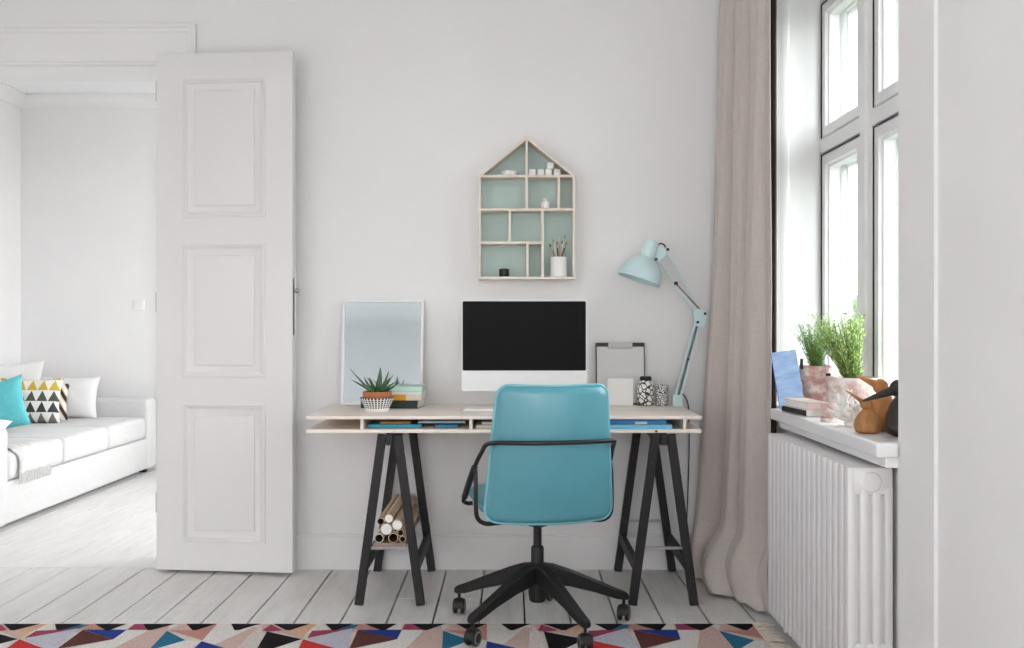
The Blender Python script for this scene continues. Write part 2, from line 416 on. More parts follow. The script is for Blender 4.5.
for (a, c) in b_:
    for (z0, z1) in ((.845, 1.804), (1.872, 2.42)):
        def sash(b, X=1.272, T=.05, wd=.05, a=a, c=c, z0=z0, z1=z1, stepd=True):
            g = .0035
            a_, c_, y0, y1 = a+g, c-g, z0+g, z1-g
            pr = [(0, T), (0, 0), (.002, -.003) , (wd-.012, -.003), (wd-.008, .008), (wd, .012), (wd, T)]
            rings = [[(X+x, a_+d, y0+d), (X+x, c_-d, y0+d), (X+x, c_-d, y1-d), (X+x, a_+d, y1-d)] for d, x in pr]
            rr = [[b.verts.new(p) for p in r] for r in rings]
            for i in range(len(rr)):
                A, B = rr[i], rr[(i+1) % len(rr)]
                for j in range(4): b.faces.new((A[j], A[(j+1) % 4], B[(j+1) % 4], B[j]))
        s_ = wpart('sash', sash, bev=0)
        wpart('pane', lambda b: box(b, 1.302, 1.305, a+.045, c-.045, z0+.045, z1-.045), m_glass, s_, bev=0)
        o_ = wpart('outer_sash', lambda b: sash(b, X=1.348, T=.03, wd=.05), bev=0)
        wpart('gap_shade_strip', lambda b: (box(b, 1.2645, 1.269, c-.0022, c+.0005, z0, z1+.003), box(b, 1.2645, 1.269, a, c, z1-.003, z1+.001)), m_gap, s_, bev=0)  # black strips stand in for the shaded gap between sash and frame
# mouldings on the far reveal, facing the camera
def reveal_fn(b):
    yy = 4.10
    pr = [(1.04, 0), (1.04, .010), (1.10, .010), (1.112, .018), (1.130, .018), (1.14, .010), (1.205, .012), (1.215, .018), (1.255, .018), (1.268, .012), (1.268, 0)]
    loft(b, [[(x, yy-d, z) for x, d in pr] for z in (.0, 2.5)])
wpart('reveal_moulding', reveal_fn, bev=0)
wpart('reveal_board', lambda b: (box(b, 1.21, 1.30, 2.665, 2.902, .80, 2.5)), bev=.002)
def sill_fn(b):
    poly = [(.970, 2.648), (.970, 3.742), (1.032, 3.742), (1.032, 4.073), (1.284, 4.073), (1.284, 2.668), (1.030, 2.668), (1.030, 2.648)]
    loft(b, [[(x, y, z) for x, y in poly] for z in (.757, .798)])
wpart('window_sill', sill_fn, m_white, bev=.006)
wpart('sill_apron', lambda b: box(b, 1.0, 1.20, 2.668, 3.72, .728, .757), bev=.003)
def simple_window(n, y0, y1, x=1.40, axis='x'):
    g = thing('window_%d' % n, {2: 'white window in the side wall beside the camera', 3: 'white window in the side wall behind the camera', 4: 'white window in the side wall of the next room', 5: 'window behind the camera nearest the wall corner', 6: 'window behind the camera nearest the window wall', 7: 'wide window in the far wall of the next room', 8: 'added unseen window in the left wall, brightens the right wall'}[n], 'window', (x, (y0+y1)/2, WZ0) if axis == 'x' else ((y0+y1)/2, x, WZ0), kind='structure')
    def bb(b, u0, u1, z0, z1):
        if axis == 'x': box(b, x, x+.06, u0, u1, z0, z1)
        else: box(b, u0, u1, x-.03, x+.03, z0, z1)
    b = BM(); bb(b, y0, y0+.05, WZ0, WZ1); bb(b, y1-.05, y1, WZ0, WZ1); bb(b, y0, y1, WZ0, WZ0+.05); bb(b, y0, y1, WZ1-.05, WZ1)
    mid = (y0+y1)/2; bb(b, mid-.05, mid+.05, WZ0, WZ1); bb(b, y0, y1, 1.81, 1.87)
    obj('window_frame', b, m_win, g, off=g.location)
simple_window(2, .1, 1.5); simple_window(3, -2.3, -.9); simple_window(4, 5.2, 7.1)
simple_window(5, -3.3, -2.25, -3.2, 'y'); simple_window(6, -.9, .95, -3.2, 'y'); simple_window(8, -1.1, .1, -3.55); simple_window(7, -1.3, .8, FARY+.15, 'y')

# ------------------------------------------------------------------ outside
b = BM(); box(b, 1.6, 400, -200, 500, -4.2, -4.0); tag(obj('lawn', b, M('lawn', '#6c6f62', .9, var=.2, vscale=(.1, .1, .1)), smooth=0), 'green ground far below outside the window', 'ground', kind='structure')
b = BM(); rh = random.Random(5); rings = []
for i in range(60):
    t = i/59; yv = 120+t*260; xv = 55+t*150
    hgt = 9+6*math.sin(t*5+.6)+2.5*math.sin(t*9)+.8*math.sin(t*31)
    rings.append([(xv-40, yv, -4), (xv, yv, hgt*.7), (xv+25, yv+8, max(hgt, 4)+6), (xv+70, yv+20, -4)])
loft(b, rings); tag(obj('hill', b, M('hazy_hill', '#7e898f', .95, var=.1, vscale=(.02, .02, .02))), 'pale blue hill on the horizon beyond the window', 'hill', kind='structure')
def tree(loc, h, cr, col, label, seed):
    r = random.Random(seed); t = thing('tree', label, 'tree', loc, group='trees outside the window')
    b = BM(); tube(b, [(0, 0, 0), (.05, 0, h*.3), (-.03, .05, h*.65)], [.16, .12, .07], 8, 4); obj('trunk', b, M('bark', '#4a3c30', .9), t)
    b = BM()
    for _ in range(2600):
        d = Vector((r.gauss(0, 1), r.gauss(0, 1), r.gauss(0, 1))).normalized()*cr*(r.random()**.4)*(1+.25*math.sin(r.random()*9))
        p = Vector((0, 0, h*.72))+Vector((d.x, d.y, d.z*.9)); n = Vector((r.gauss(0, 1), r.gauss(0, 1), r.gauss(0, 1))).normalized()*.16; m = n.orthogonal().normalized()*.09
        b.faces.new([b.verts.new(q) for q in (p-n, p+m, p+n, p-m)])
    obj('foliage', b, M('tree_leaves', col, .8, var=.3, vscale=(1, 1, 1)), t, smooth=0)
tree((6.0, 16.0, -4), 5.0, 1.5, '#5b7a2c', 'yellow-green tree outside, its crown low in the window beside the frame', 1)
tree((9.5, 26.0, -4), 5.4, 1.9, '#46652f', 'darker green tree outside, farther off behind the potted herbs', 2)

# ------------------------------------------------------------------ radiator
rd = thing('radiator', 'white column radiator under the window sill', 'radiator', (1.0, 3.2, 0))
RL = rd.location.copy()
def section(b, y, th, end=False):
    for i in range(4):
        x0 = .940+.0348*i
        box(b, x0, x0+(.0235), y-th/2, y+th/2, .16 if i else .055, .66 if i else .713, bev=.006)
    box(b, .952, 1.060, y-.002, y+.002, .2, .65)
    for z0, z1 in ((.055, .219), (.634, .713)):
        box(b, .946, 1.069, y-th/2*.98, y+th/2*.98, z0, z1, bev=.010)
NS = 17; YA, YB = 2.806, 3.645
sec0 = None
for i in range(NS):
    y = YA+(YB-YA)*i/(NS-1)
    if sec0 is None:
        b = BM(); section(b, 0, .040); bmesh.ops.translate(b, vec=(-1.0, 0, 0), verts=b.verts)
        sec0 = obj('radiator_column', b, m_rad, rd, smooth=40); o = sec0
    else:
        o = sec0.copy(); COL.objects.link(o); o.parent = rd
    o.location = (0, y-3.2, 0)
for z in (.12, .672):
    b = BM(); cyl(b, (1.0-.003, 2.79, z), (1.0-.003, YB+.02, z), .018); obj('pipe', b, m_rad, rd, off=RL)
b = BM(); lathe(b, [(.029, 0), (.029, .006), (.026, .010), (.02, .011), (.001, .011)], 28, (1.004, 2.788, .672), (0, -1, 0)); obj('end_cap', b, m_rad, rd, off=RL)
for y in (2.86, 3.6):
    b = BM(); box(b, .985, 1.05, y-.012, y+.012, 0, .07); obj('foot', b, m_rad, rd, off=RL)
for y in (2.86, 3.6):
    b = BM(); cyl(b, (1.06, y, .6), (1.082, y, .6), .01); obj('bracket', b, m_rad, rd, off=RL)
b = BM(); loft(b, [[(1.082-d*.3, y, z) for d, z in base_prof(.05)] for y in (2.668, 4.07)]); struct('baseboard_niche', b, m_trim, 'low baseboard behind the radiator')

# ------------------------------------------------------------------ curtain
def curtain_mesh(x_off=0, nx=150, nz=90, side=0):
    b = BM(); rows = []
    for k in range(nz+1):
        u = k/nz; row = []
        zt = 2.80*(1-u)
        for i in range(nx+1):
            t = i/nx
            spread = u**1.6
            y = 4.455-.60*t
            # path along the window wall, opens out towards the floor
            xb = .970+.034*t-(.125*(1-t)**1.2)*spread-.01*math.sin(t*PI)*spread
            ph = 2*PI*(3.0*t+.12+.10*math.sin(2.6*u+7*t)+.07*math.sin(11*t+1))
            amp = (.039+.008*math.sin(2.3*t*PI+.7))*(.75+.35*u)
            fx = amp*(math.sin(ph)+.16*math.sin(2*ph+1+u)+.07*math.sin(5*ph+2*u))
            fy = .018*math.cos(ph)*(.6+.5*u)
            fade = min(1, (1-t)/.24)**1.3
            x = xb-fx*fade-.003*math.sin(9*u+12*t); yy = y+fy
            z = zt
            row.append([x, yy, z])
        rows.append(row)
    # the last 25 cm slump on the floor: bulge out and curl
    for row in rows:
        for i, p in enumerate(row):
            t = i/nx; z = p[2]
            if z < .26:
                s = (1-z/.26)
                lob = .5+.5*math.sin(2*PI*(2.4*t+.15))
                bulge = math.sin(PI*min(s*1.05, 1))
                p[0] -= bulge*(.050+.03*lob)*(.25+2.4*t*(1-t))*(1 if t < .5 else 1.1-.2*t)+.03*s*s*lob*(1-t)
                gs = math.exp(-((t-.42)/.16)**2)*s; g2 = math.exp(-((t-.80)/.14)**2)*s
                p[0] -= .050*g2; p[1] -= .075*g2*s
                p[0] -= .045*gs; p[1] -= .07*gs*s
                p[1] -= (.05*bulge*lob+.09*s*s*lob*(1-.45*t)+.05*s*s*(t > .75)*(t-.75)*4)
                p[2] = max(.012+.018*lob*(1-s)+.010*math.sin(31*t)**2, z*(1-.25*s*lob))
    vs = [[b.verts.new(p) for p in row] for row in rows]
    for k in range(nz):
        for i in range(nx): b.faces.new((vs[k][i], vs[k][i+1], vs[k+1][i+1], vs[k+1][i]))
    return b
ct = thing('curtain', 'long beige linen curtain pooling on the floor beside the radiator', 'curtain', (.95, 4.2, 0))
obj('curtain_cloth', curtain_mesh(), m_linen, ct, smooth=80, off=ct.location, solid=.003)
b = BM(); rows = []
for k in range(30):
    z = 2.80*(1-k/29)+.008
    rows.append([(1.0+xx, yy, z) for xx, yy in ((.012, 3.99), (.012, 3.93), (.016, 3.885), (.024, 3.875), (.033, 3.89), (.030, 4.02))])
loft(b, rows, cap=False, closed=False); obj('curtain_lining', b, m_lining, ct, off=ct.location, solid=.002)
b = BM(); cyl(b, (.965, 2.45, 2.815), (.965, 4.52, 2.815), .012); rod = obj('curtain_rod', b, m_white); tag(rod, 'white curtain rod high above the window, out of view', 'curtain rod')

# ------------------------------------------------------------------ desk and trestles
DT = .75
dk = thing('desk', 'pale plywood desk top with open compartments standing on black trestles', 'desk', (-.031, 4.23, .683))
DL = dk.location.copy(); DA, DB = -.814, .751; YF, YR = 3.935, 4.522
bx('desktop', (DA, DB, YF, YR, .737, .75), m_ply, dk, off=DL, bev=.0015)
bx('bottom_board', (DA, DB, YF, YR, .683, .697), m_ply, dk, off=DL, bev=.0015)
for X in (-.594, -.163, .262, .684):
    bx('divider', (X-.006, X+.006, YF+.004, YR-.015, .697, .737), m_ply, dk, off=DL, bev=.001)
bx('rear_strip', (-.594, .684, YR-.014, YR-.002, .697, .737), m_ply, dk, off=DL, bev=0)
for X in (-.15+.44, .15+.44-.02):
    b = BM(); lathe(b, [(.005, 0), (.005, .0015), (.001, .002)], 10, (X, YF+.0005, .690), (0, -1, 0)); obj('screw', b, m_black, dk, off=DL)
def trestle(label, X):
    t = thing('trestle', label, 'trestle', (X, 4.22, 0), group='black trestles under the desk')
    for y in (3.95, 4.49):
        for s in (-1, 1):
            b = BM(); bar(b, (s*.030, y-4.22, .676), (s*.1225, y-4.22, .001), .034, .030); 
            obj('leg', b, m_blackw, t, bevel=.002)
    b = BM(); box(b, -.013, .013, -.29, .29, .635, .682); obj('beam', b, m_blackw, t, bevel=.002)
    for s in (-1, 1):
        b = BM(); xx = s*.1045; bar(b, (xx, -.256, .150), (xx, .256, .150), .022, .050, up=(0, 0, 1)); obj('side_stretcher', b, m_blackw, t, bevel=.002)
    for y in (-.272, .272):
        bx('metal_tie', (-.085, .085, y-.004, y+.004, .220, .231), m_chrome, t, bev=.001)
    return t
t1 = trestle('black wooden trestle holding a bundle of paper rolls', -.4845)
t2 = dup(t1, (.600, 4.22, 0), 'black wooden trestle beside the curtain, nothing stored inside')
# shelf board and paper rolls inside the first trestle
b = BM(); box(b, -.551, -.418, 3.938, 4.502, .2312, .247); tag(obj('shelf_board', b, wood('pinkish_board', '#7d6b64', '#9a8880', (10, 2, 10)), bevel=.002), 'reddish brown board inside the trestle under the paper rolls', 'board')
m_roll = [wood('kraft_%d' % i, a, c, (6, 2, 6)) for i, (a, c) in enumerate((('#c3a887', '#d9c3a6'), ('#b79c7d', '#cfb798'), ('#d8cdbd', '#e6ddd0')))]
m_hole = M('brown_card_inside', '#4d3e31', .9)
rolls = [(-.489, .341, .0175, 1, 0, 'slim paper roll with white end, topmost of the bundle'), (-.4526, .322, .0205, 1, 1, 'paper roll with white end, upper row beside the trestle leg'),
         (-.498, .300, .0225, 1, 2, 'thick paper roll with white end in the middle of the bundle'), (-.520, .3315, .0148, 0, 1, 'hollow paper tube, upper one at the outer side of the bundle'),
         (-.5265, .2655, .018, 0, 2, 'hollow dark tube resting on the board at the outer side'), (-.470, .2672, .0195, 0, 0, 'wide hollow cardboard tube in the bottom row middle'),
         (-.440, .2885, .0132, 0, 1, 'small hollow tube in the middle row near the inner leg'), (-.4335, .2608, .0132, 0, 0, 'small hollow tube in the bottom row near the inner leg'),
         (-.463, .2955, .0082, 0, 2, 'thinnest hollow tube squeezed in the centre of the bundle')]
rr_ = random.Random(2)
for (X, Z, r, capd, mi, lab) in rolls:
    y0 = 3.935+rr_.uniform(-.015, .02); y1 = 4.50
    t = thing('paper_roll', lab, 'paper roll', (X, y0, Z), group='paper rolls in the trestle')
    b = BM(); L = y1-y0; dx = rr_.uniform(-.001, .002)
    lathe(b, [(r-.0025, .02), (r-.0025, 0), (r, 0), (r, L), (.001, L)], 24, (0, 0, 0), (dx, 1, 0), cap=False)
    obj('tube_wall', b, m_roll[mi], t)
    b = BM()
    if capd: lathe(b, [(.001, -.001), (r-.003, -.001), (r-.0015, .002), (r-.0025, .012)], 24, (0, 0, 0), (dx, 1, 0), cap=False); obj('end_plug', b, m_white, t)
    else: lathe(b, [(r-.0026, 0), (r-.0026, .25), (.001, .25)], 24, (0, 0, 0), (dx, 1, 0), cap=False); obj('inside_wall', b, m_hole, t)

# ------------------------------------------------------------------ things in the desk compartments
m_blue = M('blue_cloth_cover', '#2f86b5', .5, var=.05); m_ltblue = M('light_blue_card', '#74b8dc', .5, var=.03)
m_bluetealc = M('teal_blue_cover', '#2c93b0', .5, var=.05); m_orange = M('orange_cover', '#e8981f', .55, var=.04)
def book(name, label, cx, cy, z, w_, d_, h, mat, rz=0, group=None, pages=m_paper, open_side='x'):
    """lying book: spine towards the camera (-y), pages visible at its two ends and back"""
    t = thing(name, label, 'book' if 'book' in name else 'folder', (cx, cy, z), rz, group)
    b = BM(); c = .0022
    box(b, -w_/2, w_/2, -d_/2, d_/2, 0, c); box(b, -w_/2, w_/2, -d_/2, d_/2, h-c, h); box(b, -w_/2, w_/2, -d_/2, -d_/2+c, c, h-c)
    obj('cover', b, mat, t, bevel=.0006)
    b = BM(); box(b, -w_/2+.004, w_/2-.004, -d_/2+c, d_/2-.004, c, h-c); obj('pages', b, pages, t, smooth=0)
    return t
DZ0 = .697
book('book', 'teal blue book lying in the second desk compartment', -.469, 4.06, DZ0+.0005, .214, .15, .0145, m_bluetealc, group='books in the desk compartments')
book('book', 'thin orange-brown booklet on top of the teal blue book', -.47, 4.07, DZ0+.0155, .12, .13, .008, M('ochre_cover', '#b98a4a', .6), group='books in the desk compartments')
book('book', 'small blue book lying beside the teal one in the compartment', -.262, 4.05, DZ0+.0005, .09, .12, .012, m_blue, group='books in the desk compartments')
book('book', 'pale blue-white notebook across the small blue book', -.285, 4.08, DZ0+.0160, .19, .11, .008, M('paleblue_cover', '#c9dbe2', .6), group='books in the desk compartments')
book('book', 'cream book at the bottom of the pile next to the chair', -.05, 4.06, DZ0+.0005, .19, .17, .013, M('cream_cover', '#d9d0c0', .6), group='books in the desk compartments', pages=m_cream)
book('book', 'white notebook on the cream book next to the chair', -.035, 4.07, DZ0+.0140, .17, .15, .010, M('white_cover', '#dedede', .6), group='books in the desk compartments')
t = thing('folder', 'light blue folder lying in the desk compartment beside the lamp', 'folder', (.47, 4.06, DZ0+.0005), 0, 'folders in the desk compartment')
b = BM(); box(b, -.165, .165, -.115, .11, 0, .017); obj('folder_body', b, m_ltblue, t, bevel=.002)
t = thing('folder', 'darker blue folder with a white tag on the light blue one', 'folder', (.46, 4.07, DZ0+.018), 0, 'folders in the desk compartment')
b = BM(); box(b, -.155, .155, -.105, .11, 0, .017); obj('folder_body', b, M('mid_blue_card', '#3f8cc4', .5), t, bevel=.002)
bx('white_tag', (.03, .078, -.108, -.105, .001, .010), m_paper, t, bev=0)

# ------------------------------------------------------------------ on the desk: computer, keyboard
pc = thing('computer', 'slim silver-white all-in-one computer with a black screen', 'computer', (.0515, 4.19, DT))
b = BM(); o_ = rrect(.528, .384, .012); prism(b, o_, -.009, .0); rings = []
obj('chin_housing', xf(b, Matrix.Translation((0, 0, .274))), m_alu, pc, bevel=.0015)
b = BM(); slab(b, rrect(.526, .376, .012), [(1, 0, 0), (.97, 0, .006), (.8, 0, .022), (.3, 0, .038), (.05, 0, .04)]); obj('rear_shell', xf(b, Matrix.Translation((0, 0, .271))), m_alu, pc)
b = BM(); prism(b, rrect(.517, .291, .006), -.0115, -.009); obj('screen', xf(b, Matrix.Translation((0, 0, .314))), m_screen, pc)
b = BM(); loft(b, [[(-.095, y, z), (.095, y, z), (.095, y+t_, z+s_), (-.095, y+t_, z+s_)] for y, z, t_, s_ in ((.062, .002, 0, .004), (.17, .002, 0, .004), (.185, .01, .006, .004), (.12, .09, .006, 0), (.038, .17, .006, 0))]); obj('stand', b, m_alu, pc)
kb = thing('keyboard', 'flat white keyboard on the desk, mostly behind the chair back', 'keyboard', (-.06, 4.19, DT+.001))
b = BM(); box(b, -.142, .142, -.06, .055, 0, .007, bev=.003); obj('keyboard_base', b, m_white, kb)
kcap = None
for r_ in range(5):
    for c_ in range(13):
        if kcap is None:
            b = BM(); box(b, -.0088, .0088, -.0085, .0085, 0, .0025, bev=.001); kcap = obj('key', b, m_white, kb); o = kcap
        else: o = kcap.copy(); COL.objects.link(o); o.parent = kb
        o.location = (-.1255+c_*.0209, -.045+r_*.0215, .0068)

# ------------------------------------------------------------------ mirror, clipboard, card, jar, tumbler
mr = thing('mirror', 'white framed rectangular mirror leaning on the wall behind the aloe', 'mirror', (-.583, 4.470, DT+.0005))
mr.rotation_euler = (R(-6.5), 0, 0)
W, H = .366, .474
b = BM(); pr = [(0, 0), (0, -.018), (.003, -.02), (.010, -.02), (.012, -.016), (.012, 0)]
rr = [[b.verts.new(p) for p in ((-W/2+d, y, d), (W/2-d, y, d), (W/2-d, y, H-d), (-W/2+d, y, H-d))] for d, y in pr]
for i in range(len(rr)):
    A, B = rr[i], rr[(i+1) % len(rr)]
    for j in range(4): b.faces.new((A[j], A[(j+1) % 4], B[(j+1) % 4], B[j]))
obj('mirror_frame', b, m_white, mr, smooth=0)
k = NT('blue_grey_mirror'); k.b.inputs['Metallic'].default_value = 1; k.b.inputs['Roughness'].default_value = .06
k.l(k.ramp(k.noise(k.coord((2, 2, 2)), 1), [(.3, lin('#b9c2c6')), (.7, lin('#bfc8cb'))]), k.b.inputs['Base Color'])
bx('mirror_glass', (-W/2+.011, W/2-.011, -.013, -.009, .011, H-.011), k.m, mr, bev=0)
bx('backing_board', (-W/2+.011, W/2-.011, -.009, -.001, .011, H-.011), m_grey, mr, bev=0)

cb = thing('clipboard', 'black clipboard with pale grey sheets leaning on the wall', 'clipboard', (.4905, 4.492, DT+.0005)); cb.rotation_euler = (R(-6), 0, 0)
b = BM(); prism(b, rrect(.222, .280, .006), -.004, 0); obj('board', xf(b, Matrix.Translation((0, 0, .14))), m_blackp, cb)
bx('paper', (-.106, .106, -.0062, -.004, .006, .262), M('grey_sheet', '#dbdada', .8, var=.01), cb, bev=0)
for s in (-1, 1):
    b = BM(); box(b, s*.0825-.028, s*.0825+.028, -.012, -.004, .262, .279); obj('clip_bar', b, m_blackp, cb, bevel=.001)
b = BM(); box(b, -.056, .056, -.010, -.005, .257, .279); cl = obj('clip_plate', b, M('clear_clip', '#c4c1bf', .3), cb, bevel=.001)
b = BM(); tube(b, [(-.054, -.011, .277), (-.054, -.014, .252), (.054, -.014, .252), (.054, -.011, .277)], .0014, 6); obj('clip_wire', b, m_chrome, cl)

b = BM(); box(b, .425, .540, 4.435, 4.455, DT+.0005, DT+.122); tag(obj('note_block', b, m_paper, bevel=.0015), 'square white paper block standing in front of the clipboard', 'note block')
def crackle(name, sc, th):
    k = NT(name); v = k.n('TexVoronoi', feature='DISTANCE_TO_EDGE'); v.inputs['Scale'].default_value = sc
    k.l(k.coord((1, 1, .8)), v.inputs['Vector'])
    k.l(k.ramp(v.outputs['Distance'], [(0, lin('#161616')), (th, lin('#161616')), (th+.02, lin('#ecebea'))]), k.b.inputs['Base Color'])
    k.b.inputs['Roughness'].default_value = .3; return k.m
jr = thing('jar', 'round jar with black crackle pattern and black lid', 'jar', (.5965, 4.44, DT+.0005))
b = BM(); lathe(b, [(.030, 0), (.036, .004), (.038, .02), (.038, .085), (.034, .10), (.025, .108), (.025, .112)], 36); obj('jar_body', b, crackle('crackle_large', 50, .08), jr)
b = BM(); lathe(b, [(.025, .112), (.026, .112), (.026, .128), (.024, .130), (.001, .130)], 28); obj('jar_lid', b, m_blackp, jr)
tb = thing('tumbler', 'small tumbler with fine speckled black and white pattern', 'tumbler', (.668, 4.435, DT+.0005))
b = BM(); lathe(b, [(.001, .0), (.025, 0), (.028, .003), (.0295, .092), (.028, .093), (.0265, .088), (.025, .006), (.001, .006)], 32, cap=False); obj('tumbler_body', b, crackle('crackle_fine', 125, .11), tb)

# ------------------------------------------------------------------ desk lamp
lp = thing('desk_lamp', 'pale mint spring-arm desk lamp clamped to the desk corner', 'lamp', (.735, 4.44, DT))
LL = lp.location.copy(); LY = 4.42
b = BM(); box(b, .712, .757, LY-.02, LY+.03, .7505, .80, bev=.003); box(b, .7518, .759, LY-.018, LY+.028, .674, .757, bev=.002); box(b, .712, .759, LY-.018, LY+.028, .670, .6822, bev=.002); obj('clamp', b, m_mint, lp, off=LL)
b = BM(); cyl(b, (.728, LY, .80), (.728, LY, .822), .009); obj('swivel_pin', b, m_mintd, lp, off=LL)
EL = Vector((.838, LY, 1.145)); HD = Vector((.660, LY, 1.435))
b = BM()
A0 = Vector((.737, LY, .80)); A1 = Vector((.822, LY, 1.115)); nrm = Vector((A1.z-A0.z, 0, -(A1.x-A0.x))).normalized()
for s in (-1, 1): bar(b, A0+nrm*.011*s+Vector((0, -.006, 0)), A1+nrm*.011*s+Vector((0, -.006, 0)), .009, .010)
bar(b, A0+Vector((0, .004, 0)), A1+Vector((0, .004, 0)), .028, .004); 
obj('lower_arm', b, m_mint, lp, off=LL, bevel=.001)
b = BM(); tube(b, [A0+nrm*.001+Vector((0, -.008, 0)), A1+Vector((0, -.008, 0))], .0042, 8); obj('lower_spring', b, m_grey, lp, off=LL)
def knob(c, prof): b = BM(); lathe(b, prof, 12, c, (0, -1, 0)); obj('joint_screw', b, m_blackp, lp, off=LL)
knob(A0.lerp(A1, .5)+Vector((0, -.013, 0)), [(.005, 0), (.005, .004), (.001, .005)])
pl = [(.802, 1.16), (.815, 1.105), (.838, 1.098), (.858, 1.112), (.862, 1.155), (.850, 1.172), (.826, 1.182), (.808, 1.178)]
for (xx, zz) in ((.854, 1.160), (.822, 1.122)): knob((xx, LY-.014, zz), [(.006, 0), (.006, .004), (.001, .005)])
b2 = BM(); prism(b2, pl, LY-.014, LY-.010); prism(b2, pl, LY+.006, LY+.010); cyl(b2, (.835, LY-.010, 1.14), (.835, LY+.006, 1.14), .012)
obj('elbow_joint', b2, m_mint, lp, off=LL, bevel=.001)
b = BM(); U = [((.664, 1.428), (.826, 1.180)), ((.679, 1.447), (.842, 1.168))]
tube(b, [(.650, LY, 1.402), (.690, LY, 1.342), (.775, LY, 1.210), (.808, LY, 1.165)], .0042, 8)
tube(b, [(.680, LY, 1.440), (.836, LY, 1.172)], .0042, 8)
obj('upper_arm', b, m_mint, lp, off=LL)
b = BM(); tube(b, [(.727, LY-.004, 1.294), (.835, LY-.004, 1.176)], .0036, 8); obj('upper_spring', b, m_grey, lp, off=LL)
knob((.727, LY-.004, 1.294), [(.009, -.005), (.009, .006), (.001, .007)]); knob((.690, LY-.008, 1.444), [(.007, -.002), (.007, .005), (.001, .006)]); knob((.638, LY-.012, 1.400), [(.007, -.002), (.007, .005), (.001, .006)])
b = BM(); lathe(b, [(.024, -.006), (.026, 0), (.024, .006), (.001, .007)], 24, (.657, LY-.004, 1.434), (0, -1, 0)); bar(b, (.640, LY-.004, 1.398), (.69, LY-.004, 1.446), .024, .008)
obj('head_joint', b, m_mint, lp, off=LL)
b = BM(); tube(b, [(.640, LY-.002, 1.452), (.655, LY-.004, 1.470), (.674, LY-.004, 1.466), (.683, LY-.004, 1.45)], .0035, 8, 4); obj('switch_loop', b, m_blackp, lp, off=LL)
RC = Vector((.562, LY-.012, 1.3085)); AX = Vector((.33, .03, .944)).normalized()
b = BM(); lathe(b, [(.0985, 0), (.0975, .004), (.095, .03), (.085, .058), (.066, .082), (.046, .098), (.034, .106), (.033, .165), (.031, .178), (.026, .183), (.001, .184), (.001, .181), (.028, .178), (.030, .11), (.044, .094), (.063, .079), (.082, .055), (.092, .03), (.0955, 0)], 48, RC, AX, cap=False)
obj('lamp_shade', b, m_mint, lp, off=LL)
b = BM(); lathe(b, [(.001, .03), (.016, .034), (.026, .055), (.020, .078), (.013, .095), (.013, .12)], 20, RC, AX, cap=False); obj('bulb', b, m_white, lp, off=LL)
b = BM(); tube(b, [(.742, LY+.02, .79), (.765, LY+.045, .80), (.790, LY+.06, .762), (.797, LY+.07, .70), (.800, LY+.075, .55), (.795, LY+.08, .35), (.79, LY+.08, .13), (.82, LY+.07, .006), (.93, LY+.08, .005)], .0028, 6, 5); obj('cord', b, m_blackp, lp, off=LL)

# ------------------------------------------------------------------ aloe
m_terra = M('terracotta', '#b3704c', .8, var=.08, vscale=(30, 30, 30))
k = NT('white_pot_black_dashes'); uvn = k.n('TexCoord'); sp = k.n('SeparateXYZ'); k.l(uvn.outputs['UV'], sp.inputs[0])
fu = k.math('FRACT', k.math('MULTIPLY', sp.outputs['X'], 30)); fv = k.math('FRACT', k.math('MULTIPLY', sp.outputs['Y'], 105))
mk = k.math('MULTIPLY', k.math('GREATER_THAN', fu, .38), k.math('GREATER_THAN', fv, .3))
mk = k.math('MULTIPLY', mk, k.math('GREATER_THAN', sp.outputs['Y'], .0135))
k.l(k.ramp(mk, [(0, lin('#e9e8e6')), (1, lin('#1c1c1c'))]), k.b.inputs['Base Color']); m_dash = k.m
al = thing('aloe_plant', 'small spiky aloe in a terracotta pot inside a black-dashed white bowl', 'plant', (-.564, 4.165, DT+.0005))
b = BM(); lathe(b, [(.001, 0), (.050, 0), (.051, .012), (.073, .056), (.071, .057), (.050, .014), (.001, .012)], 48, cap=False); obj('dashed_bowl', b, m_dash, al)
b = BM(); lathe(b, [(.045, .014), (.055, .058), (.0595, .060), (.061, .081), (.057, .082), (.055, .074), (.001, .073)], 40, cap=False); obj('terracotta_pot', b, m_terra, al)
b = BM(); lathe(b, [(.001, .078), (.03, .077), (.0555, .073)], 24, cap=False); obj('soil', b, M('soil', '#3a2d24', .95, bump=1, bscale=300), al)
k = NT('aloe_leaf'); k.l(k.ramp(k.noise(k.coord((30, 30, 6)), 2), [(.35, lin('#2b4a34')), (.65, lin('#527a4b'))]), k.b.inputs['Base Color']); k.b.inputs['Roughness'].default_value = .35; m_aloe = k.m
def leaf_blade(b, base, tip, bend, wd, th=.004, n=9, twist=0):
    base = Vector(base); tip = Vector(tip); bend = Vector(bend); rings = []
    side = (tip-base).cross(Vector((0, 1, .15))).normalized()
    for i in range(n+1):
        t = i/n; p = base*(1-t)**2+bend*2*t*(1-t)+tip*t*t
        d = ((bend-base)*(1-t)+(tip-bend)*t).normalized()
        up = side.cross(d).normalized(); ww = wd*(1-t)**.7*(1 if t > .12 else .8); tt = th*(1-t*.8)
        rings.append([p-side*ww+up*tt*.6, p-side*ww*.5-up*tt*.3, p-up*tt*.6, p+side*ww*.5-up*tt*.3, p+side*ww+up*tt*.6, p+up*tt*.1])
    loft(b, rings)
